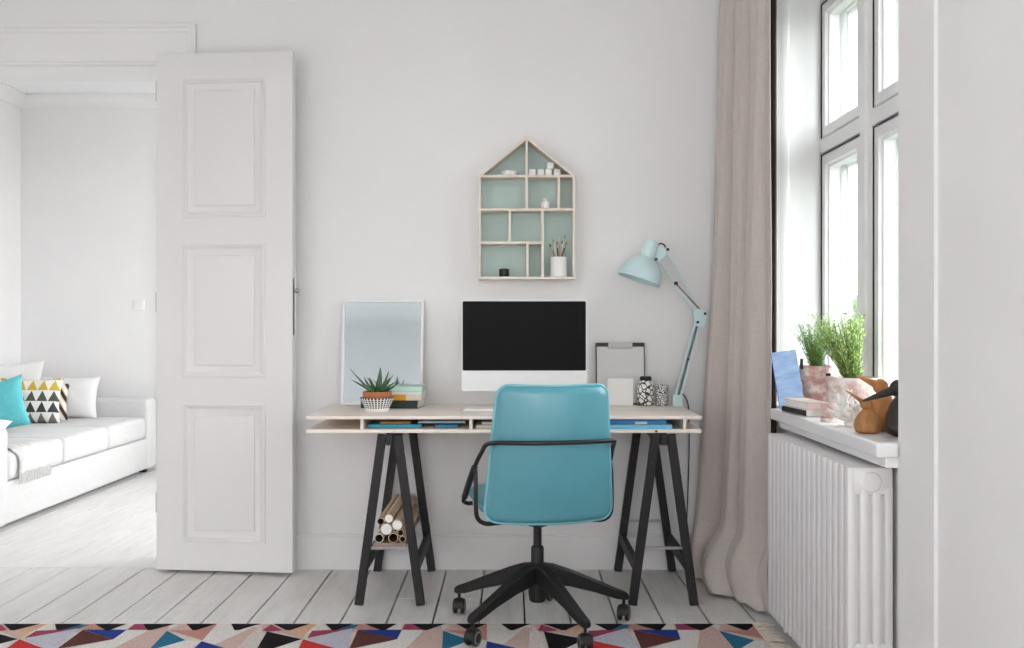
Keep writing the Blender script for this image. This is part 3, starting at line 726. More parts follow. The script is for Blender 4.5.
lv = [((.014, -.005, .185), (.012, 0, .13), .013), ((-.115, -.01, .180), (-.05, 0, .10), .006), ((-.105, -.03, .132), (-.04, -.01, .095), .007), ((-.052, -.02, .145), (-.045, 0, .11), .007),
      ((-.028, -.025, .142), (-.022, -.01, .11), .009), ((.048, .01, .170), (.035, 0, .115), .007), ((.070, .0, .155), (.035, 0, .10), .006), ((.085, -.03, .13), (.035, -.02, .088), .007), ((.10, -.01, .122), (.05, 0, .086), .006),
      ((-.015, -.035, .12), (-.01, -.02, .1), .008), ((.02, -.05, .115), (.01, -.03, .1), .007), ((.0, .05, .15), (0, .02, .11), .008), ((-.05, .05, .14), (-.02, .03, .1), .007), ((.05, .06, .14), (.02, .03, .1), .007)]
for tip, bd, wd in lv:
    b = BM(); leaf_blade(b, (tip[0]*.12, tip[1]*.2, .075), tip, bd, wd*1.25, .006); obj('leaf', b, m_aloe, al, smooth=50)

# ------------------------------------------------------------------ book pile on the desk
m_dkg = M('dark_green_cover', '#1f2a22', .5, var=.3, vscale=(30, 30, 30)); m_mintc = M('mint_cover', '#bfe0d4', .5)
book('book', 'dark green book at the bottom of the desk pile', -.520, 4.36, DT+.0005, .250, .15, .033, m_dkg, R(-7), 'books piled behind the aloe')
t = book('book', 'orange and cream book, middle of the desk pile', -.480, 4.36, DT+.0342, .195, .145, .026, m_cream, R(-5), 'books piled behind the aloe')
bx('orange_spine', (-.076, .03, -.0737, -.0725, .001, .025), m_orange, t, bev=0)
t = book('book', 'thin white book under the mint one on the desk pile', -.474, 4.36, DT+.0607, .195, .14, .010, M('white_cover_2', '#e9e9e9', .5), R(-9), 'books piled behind the aloe')
bx('dark_spine_band', (-.097, -.04, -.0712, -.070, .001, .009), m_blackp, t, bev=0)
book('book', 'mint green book on top of the desk pile', -.474, 4.36, DT+.0712, .190, .14, .024, m_mintc, R(-6), 'books piled behind the aloe')

# ------------------------------------------------------------------ house-shaped wall shelf
hs = thing('house_shelf', 'house-shaped plywood wall shelf with sage green back', 'shelf', (.065, 4.53, 1.314))
HL = hs.location.copy(); s_ = 224.5
def hx(p): return (p-512)/s_
def hz(p): return CZ-(p-324)/s_
HYF, HYB = 4.432, 4.533; th = .0115
def board(x0, x1, z0, z1, yf=HYF): 
    return bx('shelf_board', (x0, x1, yf, HYB-.006, z0, z1), m_plyshelf, hs, off=HL, bev=.0008)
zs1, zs2, zs3 = hz(177.3), hz(210.8), hz(244)
XL, XR = hx(478.2), hx(575.2); ZBt, ZE, ZA = hz(279.2), hz(178.5), hz(136)
board(XL, XL+th, ZBt+th, zs1+.009); board(XR-th, XR, ZBt+th, zs1+.009); board(XL-.002, XR+.002, ZBt, ZBt+th)
board(XL+th, XR-th, zs1, zs1+th); board(XL+th, XR-th, zs2, zs2+th); xm = hx(542.6)
board(XL+th, xm-th/2, zs3, zs3+th)
xc = (XL+XR)/2
board(xc-th/2, xc+th/2, zs1+th, ZA-.014); board(xc-th/2, xc+th/2, zs2+th, zs1)
board(hx(558.8)-th/2, hx(558.8)+th/2, zs2+th, zs1); board(hx(509.8)-th/2, hx(509.8)+th/2, zs3+th, zs2)
board(xm-th/2, xm+th/2, ZBt+th, zs2); board(hx(527.6)-th/2, hx(527.6)+th/2, ZBt+th, zs3)
for s in (-1, 1):
    xe = XL-.001 if s < 0 else XR+.001
    b = BM(); d = Vector((xc-xe, 0, ZA-ZE)).normalized(); nn = Vector((d.z, 0, -d.x))*(1 if s < 0 else -1)*th
    poly = [(xe, zs1+.006), (xc, ZA), (xc, ZA-th*1.35), (xe-s*.019, zs1+.0095)]
    prism(b, poly, HYF, HYB-.006); obj('roof_board', b, m_plyshelf, hs, off=HL, bevel=.0008)
b = BM(); prism(b, [(XL+.002, ZBt+.002), (XR-.002, ZBt+.002), (XR-.002, ZE), (xc, ZA-.004), (XL+.002, ZE)], HYB-.0062, HYB); obj('back_panel', b, m_sage, hs, off=HL, smooth=0)
SY = 4.475
def on(z): return z+.0006
dsh = thing('dish', 'round white lidded dish in the left gable of the house shelf', 'dish', (hx(509.3), SY, on(zs1+th)))
b = BM(); lathe(b, [(.028, 0), (.034, .003), (.034, .014), (.035, .015), (.035, .020), (.030, .022), (.001, .022)], 32); obj('dish_body', b, m_white, dsh)
cubes = [(532.3, 0, 'white wooden cube nearest the central divider of the house shelf'), (541.0, 0, 'white cube second from the divider on the house shelf'), (548.8, 0, 'white cube under the stacked one on the house shelf'), (557.4, 0, 'white cube nearest the sloping roof of the house shelf'), (550.6, 1, 'white cube stacked on top of the others in the house shelf')]
for px, lv_, lab in cubes:
    b = BM(); c = .0145; box(b, -c, c, -c, c, 0, 2*c, bev=.002)
    o = tag(obj('wooden_cube', b, m_white), lab, 'cube', 'white cubes on the house shelf'); o.location = (hx(px), SY, on(zs1+th)+lv_*.0296)
j = thing('small_jar', 'small white lidded jar on the upper shelf of the house', 'jar', (hx(545.8), SY, on(zs2+th)))
b = BM(); lathe(b, [(.016, 0), (.0195, .003), (.0195, .030), (.015, .036), (.012, .038)], 28); obj('jar_body', b, m_white, j)
b = BM(); lathe(b, [(.0135, .038), (.0135, .046), (.012, .047), (.001, .047)], 24); obj('jar_lid', b, m_white, j)
j = thing('candle', 'small black pot candle on the lowest house shelf', 'candle', (hx(504), SY, on(ZBt+th)))
b = BM(); lathe(b, [(.021, 0), (.0225, .003), (.0225, .034), (.020, .036), (.019, .030), (.001, .030)], 28, cap=False); obj('candle_pot', b, m_blackp, j)
b = BM(); lathe(b, [(.001, .040), (.012, .039), (.014, .030)], 20, cap=False); obj('candle_wax', b, M('grey_wax', '#a5a39f', .6), j)
cu = thing('brush_cup', 'white cup holding paint brushes in the house shelf', 'cup', (hx(559), SY, on(ZBt+th)))
b = BM(); lathe(b, [(.001, 0), (.034, 0), (.037, .003), (.037, .088), (.035, .089), (.033, .086), (.032, .006), (.001, .006)], 36, cap=False); obj('cup_body', b, m_white, cu)
m_br = [M('brush_wood', '#a8805c', .5), M('brush_cream', '#d8cbb8', .5), M('brush_dark', '#5b4a40', .5), M('brush_grey', '#9b9a96', .5)]
for i, (tx, hh) in enumerate([(-.040, .150), (-.026, .172), (-.008, .160), (.004, .180), (.018, .165), (.030, .192), (.038, .160)]):
    t = thing('paint_brush', ['thin brown brush leaning farthest out of the cup', 'slim cream brush beside the outermost in the cup', 'dark-handled brush near the middle of the cup', 'grey brush in the middle of the cup', 'brown brush behind the grey one in the cup', 'tallest cream brush standing in the cup', 'dark brush leaning toward the shelf side'][i], 'brush', (hx(559), SY, on(ZBt+th)+.012), 0, 'paint brushes in the white cup')
    yb = rr_.uniform(-.012, .012)
    p0 = Vector((-tx*.4, -yb, 0)); p1 = Vector((tx, yb, hh-.012)); q = p0.lerp(p1, .8)
    b = BM(); tube(b, [p0, p0.lerp(p1, .4), q], [.002, .0036, .0028], 8); obj('handle', b, m_br[i % 4], t)
    b = BM(); tube(b, [q, p0.lerp(p1, .88)], .0034, 8); obj('ferrule', b, m_chrome, t)
    b = BM(); tube(b, [p0.lerp(p1, .88), p0.lerp(p1, .94), p1], [.0034, .0048, .001], 8); obj('bristles', b, m_br[(i+2) % 4], t)

# ------------------------------------------------------------------ office chair
ch = thing('office_chair', 'teal leather swivel chair with black tube arms, back to the camera', 'chair', (.094, 3.675, .0035))
YAW = Matrix.Rotation(R(10), 4, 'Z')
# backrest
REC = Matrix.Translation((-.002, -.262, .664)) @ Matrix.Rotation(R(7), 4, 'X')
def curve_back(b, k=.5):
    for v in b.verts: v.co.y += k*v.co.x*v.co.x - .01
BW, BH, BR, BT = .458, .481, .046, .16
def padded(w_, h_, r_, taper, n, edge_b, crown_b, edge_f, crown_f):
    """upholstered pad: rounded-rectangle plan, rolled edges, crowned faces; returns bmesh and its rim points"""
    b = BM(); ts = [math.sin(PI/2*(i/n*2-1)) for i in range(n+1)]; hw, hh = w_/2, h_/2; g = {}; rim = {}
    for i, u in enumerate(ts):
        for j, v in enumerate(ts):
            x, z = u*hw, v*hh; cx = max(-(hw-r_), min(hw-r_, x)); cz = max(-(hh-r_), min(hh-r_, z)); dx, dz = x-cx, z-cz
            if dx and dz:
                l = math.hypot(dx, dz); k_ = max(abs(dx), abs(dz))/l; dx *= k_; dz *= k_; x, z = cx+dx, cz+dz
            e = min(hw*(1-abs(u)), hh*(1-abs(v)))
            if abs(u) > 1-r_/hw and abs(v) > 1-r_/hh: e = r_-math.hypot(dx, dz)
            e = max(e, 0); cr = (1-u*u)**.8*(1-v*v)**.8
            def pr(E, C): return (math.sqrt(max(E*E-(E-min(e, E))**2, 0))+C*cr)
            x *= 1-taper*(v*.5+.5)
            g[(0, i, j)] = b.verts.new((x, -pr(edge_b, crown_b), z))
            if i in (0, n) or j in (0, n): g[(1, i, j)] = g[(0, i, j)]; rim[(i, j)] = Vector((x, 0, z))
            else: g[(1, i, j)] = b.verts.new((x, pr(edge_f, crown_f), z))
    for sd in (0, 1):
        for i in range(n):
            for j in range(n): 
                q = [g[(sd, i, j)], g[(sd, i+1, j)], g[(sd, i+1, j+1)], g[(sd, i, j+1)]]; b.faces.new(q if sd else q[::-1])
    loop = [rim[(i, 0)] for i in range(n)]+[rim[(n, j)] for j in range(n)]+[rim[(i, n)] for i in range(n, 0, -1)]+[rim[(0, j)] for j in range(n, 0, -1)]
    return b, loop+[loop[0]]
b, rimb = padded(BW, BH, BR, BT, 40, .026, .026, .022, .014)
curve_back(b, .95); xf(b, YAW @ REC); obj('backrest', b, m_teal, ch, smooth=80)
b = BM(); tube(b, [p*1.0+Vector((0, -.010, 0)) for p in rimb], .0048, 8); curve_back(b, .95); xf(b, YAW @ REC); obj('backrest_welt', b, m_tealw, ch, smooth=80)
# seat
b = BM(); SO = rrect(.47, .46, .07, 8)
slab(b, SO, [(.05, 0, -.036), (.6, 0, -.034), (.9, 0, -.026), (.985, 0, -.010), (1, 0, .004), (.99, 0, .016), (.9, 0, .026), (.3, 0, .03)])
xf(b, YAW @ Matrix.Translation((0, .02, .468)) @ Matrix.Rotation(R(-90), 4, 'X')); obj('seat', b, m_teal, ch, smooth=80, subd=1)
b = BM(); ring = [Vector((x*1.0, z*1.0+.02, .472)) for x, z in SO]; ring.append(ring[0]); tube(b, ring, .005, 8); xf(b, YAW); obj('seat_welt', b, m_tealw, ch, smooth=80)
# arms: one tube wraps round the back and slopes forward on both sides
half = [(.262, .105, .447), (.262, .06, .475), (.250, -.13, .612), (.238, -.205, .668), (.229, -.262, .702), (.200, -.318, .713), (.10, -.352, .714)]
path = [(-x, y, z) for x, y, z in half]+[(0, -.358, .714)]+[(x*.955, y, z) for x, y, z in half[::-1]]
b = BM(); tube(b, path, .0078, 10, 5); xf(b, YAW); arm = obj('arm_tube', b, m_black, ch, smooth=80)
for s in (-1, .955):
    b = BM(); tube(b, [(s*.262, .07, .468), (s*.257, -.03, .54), (s*.2505, -.12, .605)], .0115, 10, 4); xf(b, YAW); obj('arm_pad', b, m_blackp, ch, smooth=80)
    b = BM(); tube(b, [(s*.262, .105, .447), (s*.245, .115, .436), (s*.225, .115, .437)], .0078, 10, 4); xf(b, YAW); obj('arm_tip', b, m_black, ch, smooth=80)
    b = BM(); tube(b, [(s*.251, -.135, .61), (s*.251, -.150, .57), (s*.251, -.155, .47), (s*.246, -.155, .435), (s*.228, -.155, .416), (s*.19, -.15, .410), (s*.06, -.06, .405)], .0078, 10, 5); xf(b, YAW); obj('side_tube', b, m_black, ch, smooth=80)
b = BM(); lathe(b, [(.028, .365), (.075, .385), (.085, .40), (.085, .418), (.02, .43)], 28); box(b, -.10, .10, -.13, .12, .412, .432, bev=.006); xf(b, YAW); obj('tilt_mechanism', b, m_blackp, ch)
b = BM(); cyl(b, (0, 0, .22), (0, 0, .39), .0155, 20); obj('gas_lift', b, m_black, ch)
b = BM(); lathe(b, [(.022, .20), (.0235, .22), (.0235, .285), (.020, .292), (.016, .293)], 24); obj('lift_sleeve', b, m_blackp, ch)
b = BM(); lathe(b, [(.026, .088), (.030, .092), (.034, .12), (.036, .21), (.030, .228), (.02, .232)], 28); obj('base_hub', b, m_blackp, ch)
for a in (82, 154, 226, 298, 10):
    mR = Matrix.Rotation(R(a), 4, 'Z')
    b = BM(); rings = []
    for r_, wd, zt, zb in ((.015, .046, .228, .160), (.06, .046, .222, .150), (.12, .042, .201, .140), (.22, .036, .158, .112), (.30, .033, .122, .084), (.335, .032, .108, .078), (.345, .026, .100, .080)):
        c = .006
        rings.append([(r_, -wd/2, zb+c), (r_, -wd/2+c, zb), (r_, wd/2-c, zb), (r_, wd/2, zb+c), (r_, wd/2, zt-c), (r_, wd/2-c, zt), (r_, -wd/2+c, zt), (r_, -wd/2, zt-c)])
    loft(b, rings); xf(b, mR); obj('base_arm', b, m_blackp, ch, smooth=30)
    cp = mR @ Vector((.330, 0, 0)); sw = Matrix.Translation(cp) @ Matrix.Rotation(R({82: 60, 154: 85, 226: 60, 298: 100, 10: 75}[a]), 4, 'Z')
    b = BM(); cyl(b, (0, 0, .05), (0, 0, .095), .006, 12)
    n_ = 14; rings = []
    for xx in (-.013, .013):
        rings.append([(.030*math.cos(PI*(-.05+1.1*i/n_)), xx, .030+.030*math.sin(PI*(-.05+1.1*i/n_))) for i in range(n_+1)])
    loft(b, rings, cap=True); xf(b, sw); cst = obj('caster', b, m_blackp, ch)
    for s in (-1, 1):
        b = BM(); lathe(b, [(.001, -.001), (.012, .0), (.018, .001), (.026, .001), (.0285, .004), (.0285, .013), (.025, .016), (.001, .016)], 28, (0, s*.006, .0285), (0, s, 0)); xf(b, sw); obj('wheel', b, m_blackp, cst)
        b = BM(); lathe(b, [(.0165, .0155), (.0215, .0175), (.0235, .0155)], 24, (0, s*.006, .0285), (0, s, 0), cap=False); xf(b, sw); obj('wheel_ring', b, m_grey, cst)

# ------------------------------------------------------------------ rug
def fl(px, py):
    d = F*CZ/(py-324); return ((px-512)/F*d, d)
P = 1.0; U0 = -.919; RF = 3.690;  RXL, RXR, RN = -3.1, .893, 1.6
cols = {'base': '#cfc6c0', 'black': '#1f1c1d', 'red': '#c33b3e', 'magenta': '#9c4560', 'peach': '#d3ab8c', 'pink': '#c9aea6', 'salmon': '#bd8a80', 'lav': '#bcbcc8', 'brown': '#5f3a36', 'blue': '#2b3f86', 'teal': '#2f6e8c', 'pale': '#d6cfca', 'white': '#dad6d2'}
def rugmat(n, c):
    k = NT('rug_'+n); f = k.noise(k.coord((260, 260, 260)), 1, 2); cc = lin(c)
    k.l(k.ramp(f, [(.3, tuple(x*.72 for x in cc[:3])), (.7, tuple(min(1, x*1.22) for x in cc[:3]))]), k.b.inputs['Base Color'])
    k.b.inputs['Roughness'].default_value = .95; k.b.inputs['Specular IOR Level'].default_value = .1; k.bump(f, .5, .002); return k.m
names = list(cols); rmats = [rugmat(n, cols[n]) for n in names]
polys = [('pink', [(262, 624), (532, 624), (532, 633), (262, 633)]),
  ('white', [(313, 624), (345, 624), (330, 631), (306, 634)]), ('white', [(395, 624), (404, 624), (400, 631), (376, 631)]),
  ('magenta', [(271, 625), (283, 631), (268, 632.3), (262, 631)]), ('peach', [(278, 631.6), (313, 624.5), (318, 624), (306, 634), (302, 640)]),
  ('pink', [(278, 631.8), (302, 640), (300, 634), (290, 631)]),
  ('teal', [(334, 630), (341, 625.5), (361, 625), (352, 629.8), (341, 631)]), ('salmon', [(361, 624.5), (388, 630), (398, 630), (352, 630)]),
  ('magenta', [(405, 624.5), (416, 624.5), (422, 630.5), (402, 630.5)]), ('pale', [(440, 624), (455, 627), (470, 631), (443, 631)]),
  ('salmon', [(445, 631), (480, 626), (487, 624), (487, 641)]), ('pink', [(452, 624.5), (470, 631), (443, 631)]),
  ('white', [(487, 624), (531, 626), (531, 640), (521, 648), (487, 642)]),
  ('pink', [(525, 628), (531, 628), (527, 660), (500, 648)]),
  ('lav', [(308, 640), (352, 629), (349, 650), (335, 649)]), ('magenta', [(312, 631.5), (341, 630), (352, 629), (307, 639)]),
  ('white', [(397, 640), (402, 630.5), (424, 631), (398, 660), (349, 652)]), ('pink', [(424, 631), (443, 631), (442, 660), (395, 660)]),
  ('brown', [(358, 630.5), (397, 640), (349, 650)]), ('blue', [(358, 630.3), (402, 630.5), (397, 640)]),
  ('teal', [(443, 631.5), (470, 641), (442, 652)]), ('white', [(470, 641), (487, 642), (475, 665), (442, 652)]),
  ('blue', [(487, 642), (521, 650), (484, 668)]),
  ('red', [(303, 640), (338, 650), (292, 664)]), ('black', [(267, 632.3), (302, 640), (253, 656)]), ('white', [(302, 640), (292, 664), (253, 656)])]
for k_, (a, c, ap) in enumerate([(268, 316, 288), (320, 359, 334), (359, 402, 383), (408, 451, 425), (451, 492, 470), (496, 536, 512)]):
    polys.append(('black', [(a+4, 624), (c-4, 624), (ap+2, 631), (ap-2, 631)]))
rg = thing('rug', 'colourful kilim rug of black, blue, teal and pink triangles under the chair', 'rug', (-.9, 2.65, 0))
RLc = rg.location.copy()
b = BM()
box(b, RXL, RXR, RN, RF, .0008, .0018)
for f in b.faces: f.material_index = 0
def clip_poly(pts, k, lo, sgn):
    out = []
    for i in range(len(pts)):
        p, q = pts[i], pts[(i+1) % len(pts)]; ip = sgn*(p[k]-lo) >= 0; iq = sgn*(q[k]-lo) >= 0
        if ip: out.append(p)
        if ip != iq:
            t = (lo-p[k])/(q[k]-p[k]); out.append((p[0]+(q[0]-p[0])*t, p[1]+(q[1]-p[1])*t))
    return out
for li, (cn, pp) in enumerate(polys):
    base_pts = [(fl(*p)[0], RF-fl(*p)[1]) for p in pp]
    for rep in range(-3, 3):
        for vrep in range(4):
            for mir in (0, 1):
                pts = []
                for (x_, v_) in base_pts:
                    vv = v_ if not mir else .58-v_
                    pts.append((x_+rep*P+(.0 if vrep % 2 == 0 else .5), RF-(vv+vrep*.58)))
                lim = RF-vrep*.58-(0 if not mir else .29)
                pts = clip_poly(pts, 1, lim-.29, 1)
                if pts: pts = clip_poly(pts, 1, lim, -1)
                if pts: pts = clip_poly(pts, 0, RXL+.002, 1)
                if pts: pts = clip_poly(pts, 0, RXR-.002, -1)
                if pts: pts = clip_poly(pts, 1, RN, 1)
                if len(pts) >= 3:
                    try:
                        f = b.faces.new([b.verts.new((x_, y_, .0020+li*.00004)) for x_, y_ in pts]); f.material_index = names.index(cn)
                    except Exception: pass
for f in b.faces:
    if f.normal.z < 0: f.normal_flip()
me_o = BM
rug_o = None
bmesh.ops.translate(b, vec=-RLc, verts=b.verts)
me = bpy.data.meshes.new('rug_weave'); b.normal_update()
for f in b.faces:
    if len(f.verts) and f.calc_center_median().z > .0017 and f.normal.z < 0: f.normal_flip()
b.to_mesh(me); b.free()
for m in rmats: me.materials.append(m)
o = bpy.data.objects.new('rug_weave', me); COL.objects.link(o); o.parent = rg
b = BM(); rr2 = random.Random(9)
y = RN+.01
while y < RF-.005:
    L = rr2.uniform(.055, .085); a = rr2.uniform(-.35, .35); p = Vector((RXR-.004, y, .0045))
    tube(b, [p, p+Vector((L*.4, L*.4*a+rr2.uniform(-.01, .01), .004)), p+Vector((L, L*a, .0)), ], [.003, .0026, .0012], 5, 3); y += rr2.uniform(.007, .012)
tag(obj('fringe', b, M('cream_fringe', '#d2c8bb', .9), rg, off=RLc), kind='stuff')

# ------------------------------------------------------------------ sofa in the next room
sf = thing('sofa', 'long white three-seat sofa in the next room', 'sofa', (-3.24, 6.4, 0)); SL = sf.location.copy()
def rb(name, dims, bev, par=sf, mat=m_sofa, off=None):
    b = BM(); box(b, *dims, bev=bev, seg=4); return obj(name, b, mat, par, off=SL if off is None else off, smooth=60)
rb('sofa_base', (-3.76, -2.72, 5.22, 7.56, .035, .262), .012)
for i in range(3):
    y0 = 5.365+i*.678; rb('seat_cushion', (-3.58, -2.715, y0+.002, y0+.676, .264, .425), .035)
rb('sofa_arm', (-3.74, -2.705, 7.405, 7.59, .03, .558), .03); rb('sofa_arm', (-3.74, -2.705, 5.18, 5.36, .03, .558), .03)
rb('sofa_back', (-3.79, -3.70, 5.2, 7.58, .05, .60), .035)
for X, Y in ((-2.78, 7.5), (-2.78, 5.25), (-3.7, 7.5), (-3.7, 5.25)):
    bx('leg', (X-.025, X+.025, Y-.025, Y+.025, 0, .04), m_blackp, sf, off=SL)
def pillow_mesh(w_, h_, t_, n=18, seed=0):
    r = random.Random(seed); b = BM(); gr = {}
    for side in (-1, 1):
        for i in range(n+1):
            for j in range(n+1):
                u = i/n*2-1; v = j/n*2-1
                e = (1-u*u)*(1-v*v); pin = 1-.10*(1-abs(u)**2)*abs(v)**3; pin2 = 1-.10*(1-abs(v)**2)*abs(u)**3
                x_ = u*w_/2*pin2; z_ = v*h_/2*pin; y_ = side*t_/2*(max(e, 0)**.42)+.006*math.sin(7*u+seed)*math.sin(6*v+seed*2)*e
                if side == 1 and (i in (0, n) or j in (0, n)): gr[(1, i, j)] = gr[(-1, i, j)]
                else: gr[(side, i, j)] = b.verts.new((x_, y_, z_))
        for i in range(n):
            for j in range(n):
                q = [gr[(side, i, j)], gr[(side, i+1, j)], gr[(side, i+1, j+1)], gr[(side, i, j+1)]]
                b.faces.new(q if side < 0 else q[::-1])
    return b
def pillow(label, x, y, z, w_, h_, t_, yaw, lean, mat, seed, roll=0):
    o = obj('pillow', pillow_mesh(w_, h_, t_, seed=seed), mat, smooth=80); tag(o, label, 'pillow', 'pillows on the white sofa')
    o.location = (x, y, z+h_/2*math.cos(R(lean))-.012); o.rotation_euler = (R(-lean), R(roll), R(yaw)); return o
k = NT('triangle_print'); c_ = k.coord((1, 1, 1)); sp = k.n('SeparateXYZ'); k.l(c_, sp.inputs[0])
tu = k.math('FRACT', k.math('ADD', k.math('MULTIPLY', sp.outputs['X'], 14), 10.25)); tv0 = k.math('ADD', k.math('MULTIPLY', sp.outputs['Z'], 13), 10.1); tv = k.math('FRACT', tv0)
tri = k.math('LESS_THAN', k.math('MULTIPLY', k.math('ABSOLUTE', k.math('SUBTRACT', tu, .5)), 2), k.math('SUBTRACT', .97, tv))
rowc = k.ramp(k.math('ADD', k.math('MULTIPLY', sp.outputs['Z'], 2.3), .5), [(0, lin('#6f6f6a')), (.305, lin('#3b3b3c')), (.482, lin('#50554a')), (.659, lin('#c9a83a'))], 'CONSTANT')
mx = k.n('Mix', data_type='RGBA'); k.l(tri, mx.inputs[0]); mx.inputs[6].default_value = lin('#e6e4df'); k.l(rowc, mx.inputs[7]); k.l(mx.outputs[2], k.b.inputs['Base Color']); k.b.inputs['Roughness'].default_value = .9
m_tri = k.m
k = NT('stripe_print'); c_ = k.coord((1, 1, 1), rot=(0, .5, 0)); wv = k.n('TexWave'); wv.inputs['Scale'].default_value = 6; k.l(c_, wv.inputs[0])
k.l(k.ramp(wv.outputs['Fac'], [(0, lin('#3a2e33')), (.35, lin('#e9c9c0')), (.55, lin('#ded49a')), (.8, lin('#ecebe8'))], 'CONSTANT'), k.b.inputs['Base Color']); k.b.inputs['Roughness'].default_value = .9; m_strp = k.m
SZ = .425
pillow('large plain white back pillow, rearmost against the sofa back', -3.60, 7.08, SZ, .50, .44, .10, 10, 8, m_pilw, 1)
pillow('plain white pillow leaning by the far sofa arm', -3.255, 7.30, SZ, .44, .325, .14, 6, 14, m_pilw, 2)
pillow('pillow with dark and yellow stripes behind the triangle pillow', -3.375, 7.14, SZ, .38, .28, .09, 8, 12, m_strp, 3)
pillow('white pillow printed with black and mustard triangles', -3.35, 6.93, SZ, .42, .335, .12, 8, 14, m_tri, 4)
pillow('turquoise pillow tilted against the triangle-printed one', -3.32, 6.36, SZ, .42, .35, .13, 14, 20, m_pilt, 5, roll=-15)
pillow('white pillow at the very edge of the picture before the turquoise one', -3.26, 5.98, SZ, .40, .32, .12, 10, 72, m_pilw, 6)
# throw draped over the seat edge
b = BM(); rows = []; prof = [(-3.30, .437), (-3.15, .440), (-3.0, .438), (-2.85, .438), (-2.76, .437), (-2.715, .425), (-2.700, .395), (-2.698, .34), (-2.697, .29)]
prof = [(p.x, p.z) for p in catmull([(x, 0, z) for x, z in prof], 4)]
for k_ in range(25):
    t = k_/24; y = 5.42+.36*t
    rows.append([(x+.006*math.sin(t*17+i*.2), y+.10*((i/len(prof))**1.0)*.3-.02*math.sin(i*.4), z+.006*abs(math.sin(t*14+i*.15))) for i, (x, z) in enumerate(prof)])
loft(b, rows, cap=False, closed=False)
th_ = thing('throw_blanket', 'light grey fringed throw draped over the sofa seat edge', 'blanket', (-2.9, 5.6, .43)); obj('throw_cloth', b, m_throw, th_, off=th_.location, smooth=80, solid=.006)
b = BM()
for k_ in range(34):
    y = 5.45+.36*k_/33; x = -2.694; tube(b, [(x, y, .295), (x+.003, y+rr2.uniform(-.006, .006), .26), (x+.002, y+rr2.uniform(-.01, .01), .235)], [.0035, .003, .002], 5)
tag(obj('fringe', b, m_throw, th_, off=th_.location), kind='stuff')
# light switch
b = BM(); s2 = F/FARY; X = (139.5-512)/s2; box(b, X-.042, X+.042, FARY-.011, FARY, 1.22, 1.30); sw_ = obj('light_switch', b, m_white, bevel=.003)
tag(sw_, 'square white light switch on the far wall of the next room', 'switch')
bx('rocker', (X-.030, X+.030, FARY-.015, FARY-.010, 1.232, 1.288), m_trim, sw_, bev=.001)

# ------------------------------------------------------------------ on the window sill
SILL = .798
def marble(name, a='#c99a92', c='#e6d8d2', d='#b9837c'):
    k = NT(name); f = k.noise(k.coord((1, 1, 1)), 28, 6, .65); g = k.noise(k.coord((1, 1, 3)), 9, 3)
    mx = k.math('ADD', k.math('MULTIPLY', f, .6), k.math('MULTIPLY', g, .4))
    k.l(k.ramp(mx, [(.36, lin(d)), (.46, lin(a)), (.58, lin(c))]), k.b.inputs['Base Color']); k.b.inputs['Roughness'].default_value = .7; return k.m
m_marb = marble('weathered_pink_clay', '#b78e85', '#d8cac3', '#a57a70'); m_marb2 = marble('pale_pink_clay', '#cfb3aa', '#e2dbd6', '#b8948b')
def herb(name, label, x, y, pot_mat, R1, H1, nst, hh, spread, lean, seed, leafL, cols_, rim=None, saucer=0, sparse=1):
    t = thing(name, label, 'plant', (x, y, SILL+.0008)); r = random.Random(seed)
    z0 = 0
    if saucer:
        b = BM(); lathe(b, [(.001, 0), (R1*.86, 0), (R1*.96, .006), (R1*.96, saucer), (R1*.90, saucer), (R1*.86, .006), (.001, .006)], 36, cap=False); obj('saucer', b, pot_mat, t); z0 = .0065
    b = BM()
    if rim: pr = [(.001, z0), (R1*.72, z0), (R1*.86, H1-rim), (R1, H1-rim), (R1*1.02, H1), (R1*.93, H1), (R1*.90, H1-.012), (.001, H1-.013)]
    else: pr = [(.001, z0), (R1*.80, z0), (R1*.93, H1*.4), (R1, H1), (R1*.94, H1), (R1*.92, H1-.012), (.001, H1-.013)]
    lathe(b, pr, 40, cap=False); obj('pot', b, pot_mat, t)
    b = BM(); lathe(b, [(.001, H1-.009), (R1*.5, H1-.009), (R1*.915, H1-.012)], 30, cap=False); obj('soil', b, M('brown_soil', '#5a4334', .95, bump=1, bscale=300), t)
    bs = BM(); bl = BM()
    for i in range(nst):
        a = r.uniform(0, 2*PI); rad = R1*.55*math.sqrt(r.random()); L = hh*r.uniform(.6, 1.05)
        p0 = Vector((rad*math.cos(a)*.6, rad*math.sin(a)*.6, H1-.012)); sp_ = spread*r.uniform(.2, 1)
        tip = p0+Vector((sp_*math.cos(a)+lean[0], sp_*math.sin(a)+lean[1], L)); mid = p0.lerp(tip, .5)+Vector((-.2*sp_*math.cos(a), -.2*sp_*math.sin(a), .01))
        C_ = [p0*(1-q)**2+mid*2*q*(1-q)+tip*q*q for q in [j/10 for j in range(11)]]
        tube(bs, C_[::2], [.0011, .0005], 4)
        for j in range(2, int(26*sparse)):
            q = j/(26*sparse); p = p0*(1-q)**2+mid*2*q*(1-q)+tip*q*q; an = r.uniform(0, 2*PI)
            d = Vector((math.cos(an), math.sin(an), r.uniform(.5, 1.6))).normalized(); L2 = leafL*r.uniform(.6, 1.1)*(1-.4*q); sd = d.orthogonal().normalized()*leafL*.085
            f = bl.faces.new([bl.verts.new(v_) for v_ in (p, p+d*L2*.5+sd, p+d*L2, p+d*L2*.5-sd)]); f.material_index = r.randrange(len(cols_))
    obj('stems', bs, M('green_stem', '#7d8f4c', .7), t)
    obj('foliage', bl, [M('herb_leaf_%d' % i, c, .55, var=.15, vscale=(20, 20, 20)) for i, c in enumerate(cols_)], t, smooth=0)
    return t
